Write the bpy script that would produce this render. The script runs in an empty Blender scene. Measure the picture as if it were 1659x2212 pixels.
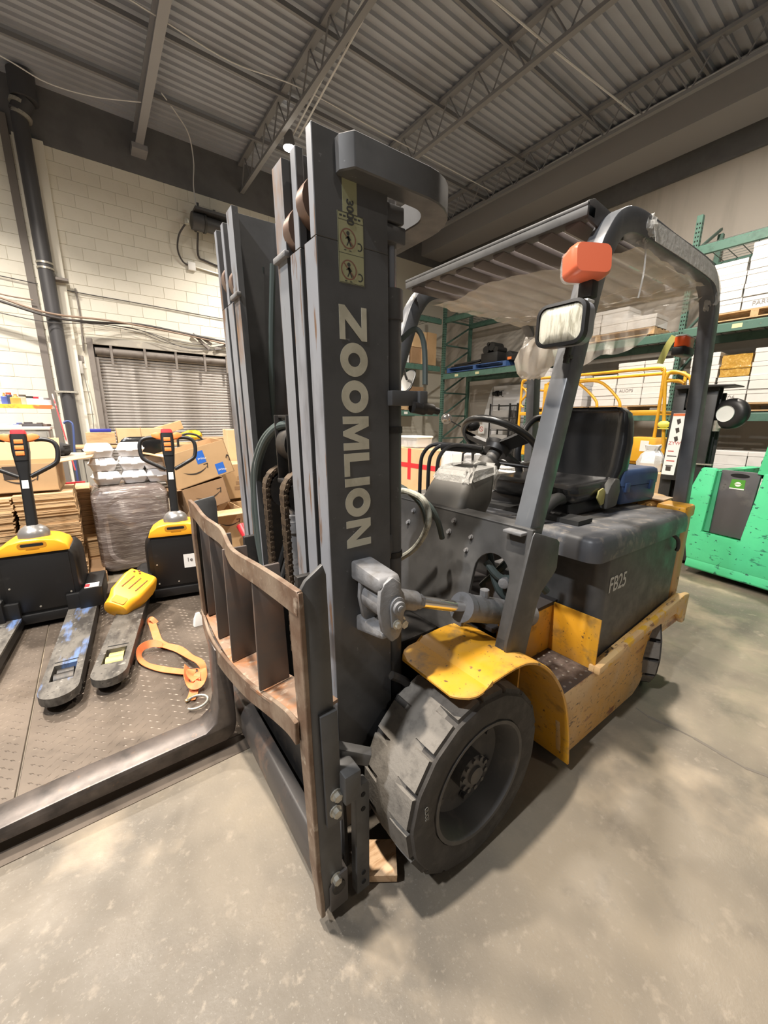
import bpy, bmesh, math, random
from mathutils import Vector, Matrix
random.seed(7)
D = bpy.data
COL = bpy.context.scene.collection
SC = bpy.context.scene
PI = math.pi

# ------------------------------------------------------------------ camera, world, lights, exposure
cd = D.cameras.new('camera'); cam = D.objects.new('camera', cd); COL.objects.link(cam); SC.camera = cam
cd.sensor_fit = 'HORIZONTAL'; cd.sensor_width = 36.0; cd.lens = 841.5 / 1659.0 * 36.0
cd.clip_start = 0.02; cd.clip_end = 100
def camera_matrix(yaw, pitch, roll, loc):
    f = Vector((math.cos(yaw) * math.cos(pitch), math.sin(yaw) * math.cos(pitch), math.sin(pitch)))
    r = f.cross(Vector((0, 0, 1))).normalized(); d = f.cross(r)
    c, s = math.cos(roll), math.sin(roll)
    r2 = c * r + s * d; d2 = -s * r + c * d
    m = Matrix(((r2.x, -d2.x, -f.x, loc[0]), (r2.y, -d2.y, -f.y, loc[1]), (r2.z, -d2.z, -f.z, loc[2]), (0, 0, 0, 1)))
    return m
cam.matrix_world = camera_matrix(math.radians(233.576), math.radians(-13.215), math.radians(-0.358), (0, 0, 1.4))

w = D.worlds.new('warehouse_ambient'); SC.world = w; w.use_nodes = True
w.node_tree.nodes['Background'].inputs['Color'].default_value = (0.93, 0.96, 1.0, 1)
w.node_tree.nodes['Background'].inputs['Strength'].default_value = 0.10

def lamp(name, loc, power, size, col=(1, .94, .84), target=None, spread=170):
    l = D.lights.new(name, 'AREA'); l.shape = 'DISK'; l.size = size; l.energy = power; l.color = col; l.spread = math.radians(spread)
    o = D.objects.new(name, l); COL.objects.link(o); o.location = loc
    if target is not None:
        dv = Vector(target) - Vector(loc); o.rotation_euler = dv.to_track_quat('-Z', 'Y').to_euler()
    return o
WARM = (1.0, .905, .79); COOL = (.95, .97, 1.0)
# the warehouse's high bay lamps and one added side fill (only the one by the left wall is inside the frame)
lamp('high_bay_light_over_mast', (0.25, -1.20, 6.0), 430, .20, WARM)
lamp('high_bay_light_front', (2.9, -.5, 5.6), 300, .26, COOL)
lamp('side_fill_light_behind', (-1.6, 3.4, 6.0), 40, .30, WARM)  # added fill that brightens the near side, not a known lamp
lamp('high_bay_light_left_wall', (-3.34, -7.3, 5.84), 260, .20, WARM, None, 125)
lamp('high_bay_light_left_front', (1.6, -6.4, 6.0), 330, .34, WARM, None, 125)
lamp('high_bay_light_left_middle', (1.5, -3.0, 6.0), 300, .30, WARM)
lamp('high_bay_light_back', (-5.6, -1.9, 6.1), 370, .34, WARM)
SC.view_settings.view_transform = 'Standard'; SC.view_settings.look = 'None'
SC.view_settings.gamma = 1.0; SC.view_settings.use_curve_mapping = False
SC.view_settings.exposure = 0.16

# ------------------------------------------------------------------ materials
MATS = {}
def M(name, c, rough=.6, metal=0.0, spots=(), bump=None, coat=0.0, trans=0.0, emit=None, alpha=1.0, coord='Object', rvar=None, spec=.5):
    """spots: (scale, colour, lo, hi[, (sx,sy,sz)]) noise patches mixed over the base colour"""
    if name in MATS: return MATS[name]
    m = D.materials.new(name); m.use_nodes = True; MATS[name] = m
    nt = m.node_tree; N = nt.nodes; L = nt.links
    b = N['Principled BSDF']
    b.inputs['Roughness'].default_value = rough; b.inputs['Metallic'].default_value = metal
    b.inputs['Coat Weight'].default_value = coat; b.inputs['Transmission Weight'].default_value = trans
    b.inputs['Specular IOR Level'].default_value = spec
    b.inputs['Alpha'].default_value = alpha
    b.inputs['Base Color'].default_value = (*c, 1)
    tc = N.new('ShaderNodeTexCoord') if (spots or bump or rvar) else None
    prev = None
    def noise(scale, stretch=None, detail=5, rough_=.6):
        n = N.new('ShaderNodeTexNoise'); n.inputs['Scale'].default_value = scale; n.inputs['Detail'].default_value = detail
        n.inputs['Roughness'].default_value = rough_
        if stretch:
            mp = N.new('ShaderNodeMapping'); mp.inputs['Scale'].default_value = stretch
            L.new(tc.outputs[coord], mp.inputs['Vector']); L.new(mp.outputs['Vector'], n.inputs['Vector'])
        else: L.new(tc.outputs[coord], n.inputs['Vector'])
        return n
    for sp in spots:
        scale, col, lo, hi = sp[:4]; st = sp[4] if len(sp) > 4 else None
        n = noise(scale, st)
        mr = N.new('ShaderNodeMapRange'); mr.inputs['From Min'].default_value = lo; mr.inputs['From Max'].default_value = hi
        L.new(n.outputs['Fac'], mr.inputs['Value'])
        mx = N.new('ShaderNodeMix'); mx.data_type = 'RGBA'
        L.new(mr.outputs['Result'], mx.inputs['Factor'])
        if prev is None: mx.inputs['A'].default_value = (*c, 1)
        else: L.new(prev, mx.inputs['A'])
        mx.inputs['B'].default_value = (*col, 1); prev = mx.outputs['Result']
    if prev is not None: L.new(prev, b.inputs['Base Color'])
    if rvar:
        n = noise(rvar[0]); mr = N.new('ShaderNodeMapRange'); mr.inputs['To Min'].default_value = rvar[1]; mr.inputs['To Max'].default_value = rvar[2]
        mr.inputs['From Min'].default_value = .3; mr.inputs['From Max'].default_value = .7
        L.new(n.outputs['Fac'], mr.inputs['Value']); L.new(mr.outputs['Result'], b.inputs['Roughness'])
    if bump:
        n = noise(bump[0], bump[2] if len(bump) > 2 else None, 6)
        bp = N.new('ShaderNodeBump'); bp.inputs['Strength'].default_value = bump[1]; bp.inputs['Distance'].default_value = .01
        L.new(n.outputs['Fac'], bp.inputs['Height']); L.new(bp.outputs['Normal'], b.inputs['Normal'])
    if emit: b.inputs['Emission Color'].default_value = (*emit[0], 1); b.inputs['Emission Strength'].default_value = emit[1]
    return m

RUST = (.19, .085, .04)
dark = M('dark_grey_paint', (.072, .071, .070), .45, spots=[(9, (.055, .054, .053), .45, .62), (60, (.16, .11, .08), .72, .76)], rvar=(14, .36, .58))
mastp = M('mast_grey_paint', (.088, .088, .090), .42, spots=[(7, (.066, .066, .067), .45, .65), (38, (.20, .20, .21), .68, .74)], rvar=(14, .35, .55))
railp = M('rail_worn_lit_paint', (.24, .25, .275), .42, spots=[(9, (.10, .10, .11), .5, .7, (1, 1, .25)), (26, (.15, .085, .05), .57, .63, (1.5, 1.5, .14))], rvar=(10, .3, .55))  # light on the front faces put into the pale base; streaks and rust are wear
railrust = M('rail_rusty_lit_paint', (.22, .23, .25), .5, spots=[(7, (.22, .125, .07), .50, .62, (1, 1, .35)), (22, (.085, .06, .045), .58, .68, (1, 1, .2))])  # pale base also carries the front light; rust patches are wear
rusty = M('rusty_steel', (.27, .205, .15), .5, .25, spots=[(7, (.15, .092, .06), .42, .62), (20, (.40, .33, .26), .60, .72), (45, (.36, .32, .28), .68, .74)], bump=(40, .12))
rustplate = M('rusty_plate', (.24, .16, .11), .65, .1, spots=[(9, (.30, .13, .055), .5, .65), (25, (.40, .31, .23), .56, .7)], bump=(60, .1))
steeld = M('dark_steel', (.035, .033, .032), .5, .5, spots=[(20, (.07, .06, .05), .5, .7)])
forkm = M('fork_steel', (.13, .11, .10), .38, .45, spots=[(6, (.055, .048, .045), .45, .65), (30, (.16, .11, .08), .62, .72)])
black = M('black_plastic', (.012, .012, .013), .42)
rubber = M('black_rubber', (.018, .018, .018), .6)
tyre = M('tyre_rubber', (.045, .040, .036), .82, spots=[(18, (.075, .068, .06), .45, .7)], bump=(60, .2))
tread = M('tyre_tread_rubber', (.17, .155, .135), .85, spots=[(30, (.11, .10, .088), .5, .7)], bump=(80, .25))
rimm = M('wheel_rim_grey', (.055, .052, .05), .55, spots=[(14, (.09, .08, .07), .5, .7)])
yellow = M('yellow_paint', (.70, .34, .022), .42, spots=[(3.5, (.58, .33, .10), .45, .68), (13, (.40, .22, .05), .54, .68), (34, (.16, .09, .035), .64, .68), (90, (.12, .07, .03), .66, .69)], rvar=(9, .3, .55))
yelworn = M('worn_yellow_paint', (.66, .36, .09), .5, spots=[(2.5, (.60, .40, .20), .42, .62), (9, (.26, .10, .05), .61, .68, (.4, 1, 1.6)), (40, (.07, .05, .04), .615, .65, (.35, 1, 2)), (60, (.24, .15, .08), .60, .68)], rvar=(9, .3, .6))
yelband = M('chalky_yellow_paint', (.70, .47, .22), .5, spots=[(5, (.60, .36, .17), .45, .65), (22, (.22, .10, .05), .59, .65, (.35, 1, 1)), (12, (.72, .40, .04), .56, .60)])
galv = M('galvanised_bolt', (.50, .48, .42), .38, .6, spots=[(60, (.30, .27, .22), .5, .7)])
chrome = M('chrome_rod', (.75, .72, .68), .12, 1.0)
caststeel = M('cast_grey_paint', (.20, .20, .205), .5, spots=[(16, (.13, .12, .11), .5, .7), (60, (.30, .27, .24), .66, .72)], bump=(60, .15))
cream = M('cream_lettering', (.56, .54, .44), .5, spots=[(14, (.46, .44, .35), .5, .65), (25, (.25, .24, .21), .70, .76)])
silver = M('silver_lettering', (.55, .55, .53), .4)
stick = M('sticker_yellow', (.34, .34, .20), .5)
ink = M('sticker_ink', (.05, .05, .045), .5)
redink = M('sticker_red_ink', (.22, .10, .07), .5)
hose = M('hose_green_black', (.060, .078, .074), .5)
hosew = M('hose_pale', (.42, .42, .36), .5, spots=[(40, (.25, .25, .21), .5, .6)])
chainm = M('chain_steel', (.13, .095, .065), .5, .55, spots=[(50, (.06, .045, .035), .45, .65)])
vinyl = M('black_vinyl', (.010, .010, .0105), .22, bump=(6, .25), spec=.6)
film = M('plastic_film', (.80, .74, .66), .22, trans=0.0, alpha=.50, bump=(14, .5))
filmtight = M('crumpled_film', (.80, .79, .75), .2, alpha=.42, bump=(40, .9))
lensm = M('lamp_lens', (.62, .60, .50), .12, bump=(8, .6, (1, 14, 1)), spots=[(14, (.40, .38, .30), .5, .6, (1, 6, 1))])
redlens = M('red_orange_lens', (.62, .13, .06), .35)
orlens = M('orange_lens', (.85, .12, .02), .3)
bluebox = M('blue_plastic', (.055, .10, .22), .45, spots=[(12, (.07, .12, .25), .5, .7)])
stepd = M('step_plate_grime', (.065, .05, .045), .55, .3, spots=[(12, (.16, .13, .12), .55, .7)])
white = M('white_print', (.80, .80, .78), .5)

# ------------------------------------------------------------------ mesh helpers
OFF = {}
class B:
    def __init__(s): s.bm = bmesh.new()
    def face(s, pts):
        return s.bm.faces.new([s.bm.verts.new(p) for p in pts])
    def box(s, x0, x1, y0, y1, z0, z1, mat=None):
        x0, x1 = sorted((x0, x1)); y0, y1 = sorted((y0, y1)); z0, z1 = sorted((z0, z1))
        v = [s.bm.verts.new((x, y, z)) for x in (x0, x1) for y in (y0, y1) for z in (z0, z1)]
        if mat is not None:
            for a in v: a.co = mat @ a.co
        for f in ((0, 1, 3, 2), (4, 6, 7, 5), (0, 4, 5, 1), (2, 3, 7, 6), (0, 2, 6, 4), (1, 5, 7, 3)): s.bm.faces.new([v[i] for i in f])
        return s
    def cbox(s, c, sx, sy, sz, rot=None):
        m = Matrix.Translation(c) @ (rot.to_4x4() if rot is not None else Matrix.Identity(4))
        return s.box(-sx / 2, sx / 2, -sy / 2, sy / 2, -sz / 2, sz / 2, m)
    def bar(s, p0, p1, w, t, up=(0, 0, 1)):
        """rectangular bar from p0 to p1: t across 'up', w along the third axis"""
        p0, p1 = Vector(p0), Vector(p1); d = p1 - p0; l = d.length; d.normalize(); u = Vector(up); u = (u - d * u.dot(d))
        if u.length < 1e-5: u = Vector((1, 0, 0)) - d * d.x
        u.normalize(); r = d.cross(u)
        m = Matrix(((d.x, r.x, u.x, p0.x), (d.y, r.y, u.y, p0.y), (d.z, r.z, u.z, p0.z), (0, 0, 0, 1)))
        return s.box(0, l, -w / 2, w / 2, -t / 2, t / 2, m)
    def prism(s, poly, axis, a0, a1, mat=None):
        """poly of 2-D points extruded along axis: 'x'->(y,z) 'y'->(x,z) 'z'->(x,y)"""
        def P(q, a):
            p = {'x': (a, q[0], q[1]), 'y': (q[0], a, q[1]), 'z': (q[0], q[1], a)}[axis]
            p = Vector(p); return mat @ p if mat is not None else p
        A = [s.bm.verts.new(P(q, a0)) for q in poly]; Bv = [s.bm.verts.new(P(q, a1)) for q in poly]
        n = len(poly)
        f = [s.bm.faces.new(A), s.bm.faces.new(Bv[::-1])]
        for i in range(n): s.bm.faces.new((A[i], Bv[i], Bv[(i + 1) % n], A[(i + 1) % n]))
        return s
    def loft(s, rings, cap=True, closed=True):
        R = [[s.bm.verts.new(p) for p in r] for r in rings]; n = len(R[0])
        for a, b in zip(R, R[1:]):
            for i in range(n if closed else n - 1): s.bm.faces.new((a[i], a[(i + 1) % n], b[(i + 1) % n], b[i]))
        if cap and closed: s.bm.faces.new(R[0][::-1]); s.bm.faces.new(R[-1])
        return s
    def cyl(s, p0, p1, r, n=16, r2=None):
        p0, p1 = Vector(p0), Vector(p1); r2 = r if r2 is None else r2
        d = (p1 - p0).normalized(); u = d.orthogonal().normalized(); v = d.cross(u)
        ring = lambda p, rr: [p + rr * (math.cos(2 * PI * i / n) * u + math.sin(2 * PI * i / n) * v) for i in range(n)]
        return s.loft([ring(p0, r), ring(p1, r2)])
    def tube(s, pts, r, n=8, smooth=0, closed=False):
        P = [Vector(p) for p in pts]
        if smooth: P = catmull(P, smooth, closed)
        rings = []; u = None; m = len(P)
        for i, p in enumerate(P):
            if closed: t = (P[(i + 1) % m] - P[i - 1]).normalized()
            else: t = (P[min(i + 1, m - 1)] - P[max(i - 1, 0)]).normalized()
            if u is None: u = t.orthogonal().normalized()
            u = (u - t * u.dot(t)).normalized(); v = t.cross(u)
            rings.append([p + r * (math.cos(2 * PI * k / n) * u + math.sin(2 * PI * k / n) * v) for k in range(n)])
        if closed: rings.append(rings[0]); return s.loft(rings, cap=False)
        return s.loft(rings)
    def ribbon(s, pts, w, t, up=(0, 0, 1), smooth=0):
        """flat strip along pts: width w, thickness t; 'up' is the strip's normal (one vector or one per point)"""
        P = [Vector(p) for p in pts]
        U = [Vector(x) for x in up] if isinstance(up[0], (tuple, list, Vector)) else [Vector(up)] * len(P)
        if smooth:
            P = catmull(P, smooth); U = catmull(U, smooth)
        rings = []; m = len(P)
        for i, p in enumerate(P):
            d = (P[min(i + 1, m - 1)] - P[max(i - 1, 0)]).normalized(); u = U[i]; u = (u - d * u.dot(d)).normalized(); r = d.cross(u)
            rings.append([p + r * w / 2 + u * t / 2, p - r * w / 2 + u * t / 2, p - r * w / 2 - u * t / 2, p + r * w / 2 - u * t / 2])
        return s.loft(rings)
    def lathe(s, prof, c, axis, n=32, cap=True):
        """prof: (radius, distance along axis)"""
        c = Vector(c); a = Vector(axis).normalized(); u = a.orthogonal().normalized(); v = a.cross(u)
        return s.loft([[c + a * h + r * (math.cos(2 * PI * i / n) * u + math.sin(2 * PI * i / n) * v) for i in range(n)] for r, h in prof], cap=cap)
    def sphere(s, c, r, n=10, sc=(1, 1, 1)):
        c = Vector(c); prof = [(math.sin(PI * i / n), -math.cos(PI * i / n)) for i in range(1, n)]
        return s.loft([[c + Vector((q * math.cos(2 * PI * k / (2 * n)) * r * sc[0], q * math.sin(2 * PI * k / (2 * n)) * r * sc[1], h * r * sc[2])) for k in range(2 * n)] for q, h in prof])
    def bolt(s, p, ax, r=.011, h=.008, washer=True):
        p = Vector(p); a = Vector(ax).normalized()
        if washer: s.cyl(p, p + a * .003, r * 1.45, 12); p = p + a * .003
        s.cyl(p, p + a * h, r, 6); return s
    def xf(s, m):
        bmesh.ops.transform(s.bm, matrix=m, verts=s.bm.verts); return s
    def build(s, name, mat, parent=None, bevel=0.0, smooth=35, seg=2, origin=None, world=None, angle=40):
        bm = s.bm
        bmesh.ops.remove_doubles(bm, verts=bm.verts, dist=1e-5)
        bmesh.ops.recalc_face_normals(bm, faces=bm.faces)
        if bevel:
            es = [e for e in bm.edges if len(e.link_faces) == 2 and e.calc_face_angle(0) > math.radians(angle)]
            bmesh.ops.bevel(bm, geom=es, offset=bevel, segments=seg, profile=.5, affect='EDGES', clamp_overlap=True)
        if world is not None: bmesh.ops.transform(bm, matrix=world, verts=bm.verts)
        off = Vector((0, 0, 0))
        if parent is not None: off = OFF.get(parent.name, off)
        elif origin == 'base':
            xs = [v.co for v in bm.verts]
            off = Vector(((min(v.x for v in xs) + max(v.x for v in xs)) / 2, (min(v.y for v in xs) + max(v.y for v in xs)) / 2, min(v.z for v in xs)))
        elif origin is not None: off = Vector(origin)
        if off.length: bmesh.ops.translate(bm, vec=-off, verts=bm.verts)
        me = D.meshes.new(name); bm.to_mesh(me); bm.free()
        if isinstance(mat, (list, tuple)):
            for q in mat: me.materials.append(q)
        else: me.materials.append(mat)
        if smooth:
            me.polygons.foreach_set('use_smooth', [True] * len(me.polygons))
            me.set_sharp_from_angle(angle=math.radians(smooth))
        o = D.objects.new(name, me); COL.objects.link(o)
        if parent is not None: o.parent = parent; OFF[o.name] = off
        else: o.location = off; OFF[o.name] = off
        return o
def catmull(P, k, closed=False):
    out = []; n = len(P)
    rng = range(n if closed else n - 1)
    for i in rng:
        a, b, c, d = (P[(i - 1) % n], P[i], P[(i + 1) % n], P[(i + 2) % n]) if closed else (P[max(i - 1, 0)], P[i], P[i + 1], P[min(i + 2, n - 1)])
        for j in range(k):
            t = j / k; out.append(.5 * ((2 * b) + (c - a) * t + (2 * a - 5 * b + 4 * c - d) * t * t + (-a + 3 * b - 3 * c + d) * t ** 3))
    if not closed: out.append(P[-1])
    return out
def rrect(w, h, r, n=4, cx=0, cy=0):
    o = []
    for (sx, sy, a0) in ((1, 1, 0), (-1, 1, 90), (-1, -1, 180), (1, -1, 270)):
        for i in range(n + 1):
            a = math.radians(a0 + 90 * i / n); o.append((cx + sx * (w / 2 - r) + r * math.cos(a), cy + sy * (h / 2 - r) + r * math.sin(a)))
    return o
def tag(o, label, cat, group=None, kind=None):
    o['label'] = label; o['category'] = cat
    if group: o['group'] = group
    if kind: o['kind'] = kind
    return o
def thing(name, label, cat, loc=(0, 0, 0), group=None, rz=0.0):
    o = D.objects.new(name, None); COL.objects.link(o); o.location = loc; o.empty_display_size = .1
    o.rotation_euler = (0, 0, rz)
    OFF[o.name] = Vector(loc) if rz == 0 else Vector((0, 0, 0))
    return tag(o, label, cat, group)
def struct(o): o['kind'] = 'structure'; return o
def dup(root, loc, rz=0.0, label=None, group=None):
    r = root.copy(); COL.objects.link(r); r.location = loc; r.rotation_euler = (0, 0, rz)
    if label: r['label'] = label
    if group: r['group'] = group
    for ch in list(root.children):
        c = ch.copy(); COL.objects.link(c); c.parent = r
        for g in list(ch.children):
            e = g.copy(); COL.objects.link(e); e.parent = c
    return r
def text(name, s, size, org, u, v, mat, parent, bold=0.0, extr=.0006, sx=1.0, align='LEFT'):
    """flat lettering: origin org, reading direction u, up direction v"""
    cu = D.curves.new(name, 'FONT'); cu.body = s; cu.size = size; cu.extrude = extr; cu.offset = bold; cu.align_x = align
    t = D.objects.new(name + '_tmp', cu); COL.objects.link(t)
    bpy.context.view_layer.update()
    me = D.meshes.new_from_object(t.evaluated_get(bpy.context.evaluated_depsgraph_get()))
    D.objects.remove(t); D.curves.remove(cu)
    u = Vector(u).normalized(); v = Vector(v).normalized(); n = u.cross(v); org = Vector(org)
    me.transform(Matrix(((u.x * sx, v.x, n.x, org.x), (u.y * sx, v.y, n.y, org.y), (u.z * sx, v.z, n.z, org.z), (0, 0, 0, 1))))
    off = OFF.get(parent.name, Vector()) if parent is not None else Vector()
    me.transform(Matrix.Translation(-off)); me.materials.clear(); me.materials.append(mat); me.name = name
    o = D.objects.new(name, me); COL.objects.link(o)
    if parent is not None: o.parent = parent
    OFF[o.name] = off
    return o
def lerp(a, b, t): return a + (b - a) * t
# ------------------------------------------------------------------ the setting
concrete = M('concrete_floor', (.215, .180, .134), .62, spots=[(.62, (.125, .107, .084), .43, .56), (1.35, (.33, .268, .192), .52, .66), (3.6, (.135, .113, .087), .54, .72), (9, (.33, .275, .21), .62, .85), (34, (.25, .212, .165), .58, .78), (130, (.20, .18, .15), .6, .7)], bump=(90, .10), rvar=(5, .38, .72))
wallc = M('painted_block_wall', (.74, .715, .63), .65, spots=[(1.2, (.66, .635, .55), .5, .72), (16, (.60, .575, .49), .66, .78)], bump=(120, .12))
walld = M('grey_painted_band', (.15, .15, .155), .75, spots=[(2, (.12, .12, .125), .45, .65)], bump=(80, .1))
mortar = M('painted_mortar', (.64, .615, .53), .8)
wallb = M('tilt_up_wall', (.47, .43, .38), .8, spots=[(2.2, (.36, .33, .29), .5, .7, (1, 1, .12)), (9, (.30, .275, .24), .66, .75, (1, 1, .05))])
deckm = M('roof_deck_grey', (.36, .38, .43), .6, spots=[(.8, (.29, .305, .34), .4, .7)])
joist = M('roof_joist_paint', (.20, .20, .21), .6)
wirew = M('pale_cable', (.60, .60, .60), .5)
wirek = M('dark_cable', (.06, .055, .055), .6)
wirebr = M('brown_cable', (.28, .20, .15), .6)
pipem = M('black_pipe_paint', (.055, .055, .06), .5)
slatm = M('door_slat_grey', (.44, .42, .405), .5, .25, spots=[(1.3, (.30, .28, .26), .45, .65), (3, (.62, .60, .58), .62, .75)])
doorfr = M('door_frame_brown_grey', (.20, .18, .165), .6, spots=[(5, (.13, .11, .10), .5, .7)])
lint = M('lintel_concrete', (.36, .34, .30), .8, spots=[(7, (.48, .45, .38), .55, .7)])

floor = struct(B().box(-9.6, 7, -9.7, 6, -.2, 0).build('floor', concrete, smooth=0))
b = B(); random.seed(3)
pts = [(-2.02 + .012 * math.sin(i * 1.3) + random.uniform(-.008, .008), -.60 + i * .06, 0) for i in range(60)]
for i in range(len(pts) - 1):
    p, q = pts[i], pts[i + 1]; wd = .004 + .005 * abs(math.sin(i * 2.1))
    b.face([(p[0] - wd, p[1], .0008), (p[0] + wd, p[1], .0008), (q[0] + wd, q[1], .0008), (q[0] - wd, q[1], .0008)])
b.build('floor_crack', M('crack_dirt', (.16, .14, .115), .9), floor, smooth=0)
b = B()
for x0 in (-5.65,):
    b.box(x0 - .004, x0 + .004, -6, 5, 0, .0008)
b.build('floor_joint', M('joint_filler', (.17, .15, .13), .9), floor, smooth=0)

# left wall: block courses, dark band above, door opening
WX0, WX1, WY = -9.3, 6.0, -9.4
DX0, DX1, DZ = -2.70, -.17, 2.74
b = B()
b.box(WX0 - .3, DX0, WY - .3, WY - .008, 0, 5.75); b.box(DX1, WX1, WY - .3, WY - .008, 0, 5.75); b.box(DX0, DX1, WY - .3, WY - .008, DZ, 5.75)
wall_left = struct(b.build('wall_left', mortar, smooth=0))
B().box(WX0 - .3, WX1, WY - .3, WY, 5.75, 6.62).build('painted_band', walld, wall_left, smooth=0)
me = None; cnt = 0; rest = B()
BW, BH = .4064, .2032
cells = []
for r in range(28):
    z0 = r * BH + .06
    for k in range(-22, 15):
        x0 = .93 - (k + (.5 if r % 2 else 0)) * BW - BW
        x1 = x0 + BW
        if x1 > 1.9 or x0 < WX0: continue
        if z0 < DZ + .15 and x1 > DX0 - .05 and x0 < DX1 + .05: continue
        if z0 + BH > 5.75: continue
        cells.append((x0, z0))
def vis(c): return -3.9 < c[0] < 1.0 and c[1] > .75
near = [c for c in cells if vis(c)]; near.sort(key=lambda c: abs(c[0] + .5)); near = near[:298]; ns = set(near)
def block_bm(bb, x0, z0):
    g = .003; bb.prism([(x0 + g, z0 + g), (x0 + BW - g, z0 + g), (x0 + BW - g, z0 + BH - g), (x0 + g, z0 + BH - g)], 'y', WY - .012, WY + .0005)
bb = B(); block_bm(bb, 0, 0); proto = bb.build('block', wallc, wall_left, bevel=.0025, seg=1, smooth=0)
for i, (x0, z0) in enumerate(near):
    o = proto if i == 0 else proto.copy()
    if i: COL.objects.link(o)
    o.location = (x0, random.uniform(-.0012, .0012), z0)
for c in cells:
    if c not in ns: block_bm(rest, *c)
ro = rest.build('far_blocks', wallc, wall_left, smooth=0); ro['kind'] = 'stuff'

# back wall (tilt-up panels) with darker head band
b = B(); b.box(-9.6, -9.3, -9.7, 6, 0, 5.72)
wall_back = struct(b.build('wall_back', wallb, smooth=0))
b = B()
for y in (-5.9, -.2): b.box(-9.3, -9.296, y - .012, y + .012, 0, 5.72)
b.build('panel_joint', M('joint_dark', (.05, .045, .04), .9), wall_back, smooth=0)
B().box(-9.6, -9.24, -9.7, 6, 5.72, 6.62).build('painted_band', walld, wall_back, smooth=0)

# ceiling: ribbed steel deck
b = B(); prof = []
y = -9.4
while y < 6:
    prof += [(y, 6.56), (y + .05, 6.56), (y + .065, 6.60), (y + .135, 6.60)]; y += .15
top = [(p[0], p[1] + .004) for p in prof]
R0 = [(-9.6, p[0], p[1]) for p in prof]; R1 = [(7, p[0], p[1]) for p in prof]
b.loft([R0, R1], cap=False, closed=False)
ceiling = struct(b.build('ceiling', deckm, smooth=0))
B().box(-9.6, 7, -9.7, 6, 6.63, 6.7).build('roof_slab', deckm, ceiling, smooth=0)
def truss(x, y0=-9.38, y1=5.9, zt=6.5, zb=6.02, n=26, w_=.045):
    t = B().bar((x, y0, zt), (x, y1, zt), .10, .05).bar((x, y0, zb), (x, y1, zb), .08, .05).build('roof_truss', joist, ceiling, smooth=0)
    st = (y1 - y0) / n; bb = B()
    for i in range(n):
        ya = y0 + i * st
        bb.cyl((x, ya, zb), (x, ya + st / 2, zt), .012, 6).cyl((x, ya + st / 2, zt), (x, ya + st, zb), .012, 6)
    bb.build('truss_web', joist, t, smooth=0)
for x in (-3.18, -5.35, -7.55): truss(x)
b = B().prism([(-1.40, 6.10), (-1.28, 6.10), (-1.28, 6.125), (-1.33, 6.125), (-1.33, 6.34), (-1.28, 6.34), (-1.28, 6.36), (-1.40, 6.36), (-1.40, 6.34), (-1.35, 6.34), (-1.35, 6.125), (-1.40, 6.125)], 'y', -9.3, 3.5)
b.box(-1.46, -1.22, -9.4, -9.1, 6.02, 6.10)
b.build('roof_beam', M('roof_beam_paint', (.26, .26, .275), .6), ceiling, smooth=0)
for y in (-8.35, -7.1, -5.75, -4.4, -2.9):
    B().bar((-9.3, y, 6.46), (4, y, 6.46), .04, .06).build('roof_bridging', joist, ceiling, smooth=0)
B().box(-8.95, -8.2, -9.4, 6, 5.95, 6.5).build('roof_girder', M('girder_paint', (.26, .255, .26), .6), ceiling, smooth=0)

# roll-up door
door = struct(B().box(DX0 - .05, DX1 + .05, WY - .28, WY - .18, 0, DZ).build('door_1', M('door_backing', (.10, .095, .09), .7), smooth=0))
SL = .0575
bb = B(); h = SL
sec = [(0, 0), (.010, .004), (.018, h * .28), (.020, h * .5), (.018, h * .74), (.009, h * .90), (.0, h * .93), (-.004, h * .5)]
bb.prism([(p[1], p[0]) for p in []] or [(p[0], p[1]) for p in sec], 'x', DX0 + .02, DX1 - .10)
ps = bb.build('slat', slatm, door, smooth=30)
for i in range(45):
    o = ps if i == 0 else ps.copy()
    if i: COL.objects.link(o)
    o.location = (0, WY - .17, .02 + i * SL)
for xa, xb in ((DX1 - .12, DX1 - .06), (DX0, DX0 + .05)):
    B().box(xa, xb, WY - .18, WY - .02, 0, 2.52).build('guide_rail', doorfr, door, smooth=0)
B().box(DX1 - .06, DX1 + .03, WY - .2, WY + .03, 0, DZ + .1).build('door_jamb', doorfr, door, bevel=.006, smooth=0)
B().cyl((DX0, WY - .06, 2.64), (DX1 - .08, WY - .06, 2.64), .065, 16).build('barrel_pipe', doorfr, door)
for x in (-.5, -1.05, -1.6, -2.15, -2.6):
    B().box(x - .02, x + .02, WY - .02, WY + .015, 2.40, 2.74).build('bracket', doorfr, door, smooth=0)
trim1 = struct(B().box(DX0 - .1, DX1 + .1, WY - .28, WY + .012, DZ, DZ + .13).build('trim_1', lint, bevel=.01, smooth=0))

# pilaster strip, drain pipe, conduit and cables on the left wall
struct(B().box(.02, .40, WY, WY + .10, 0, 5.75).build('trim_2', wallc, bevel=.006, smooth=0))
struct(B().box(.43, .535, WY, WY + .05, 0, 6.0).build('trim_3', M('brown_grey_strip', (.19, .17, .155), .7), bevel=.004, smooth=0))  # narrow brown-grey upright strip beside the pipe
dp = thing('drain_pipe', 'thick black vertical drain pipe running up the white block wall', 'pipe', (.26, WY + .25, 0))
B().cyl((.26, WY + .25, 0), (.26, WY + .25, 5.95), .105, 24).cyl((.26, WY + .25, 5.95), (.16, WY + .25, 6.15), .125, 20).cyl((.16, WY + .25, 6.15), (.16, WY + .25, 6.5), .17, 20).build('pipe', pipem, dp)
for z in (3.88, 3.80): B().cyl((.26, WY + .25, z), (.26, WY + .25, z + .03), .115, 24).build('coupling_band', galv, dp)
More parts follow.
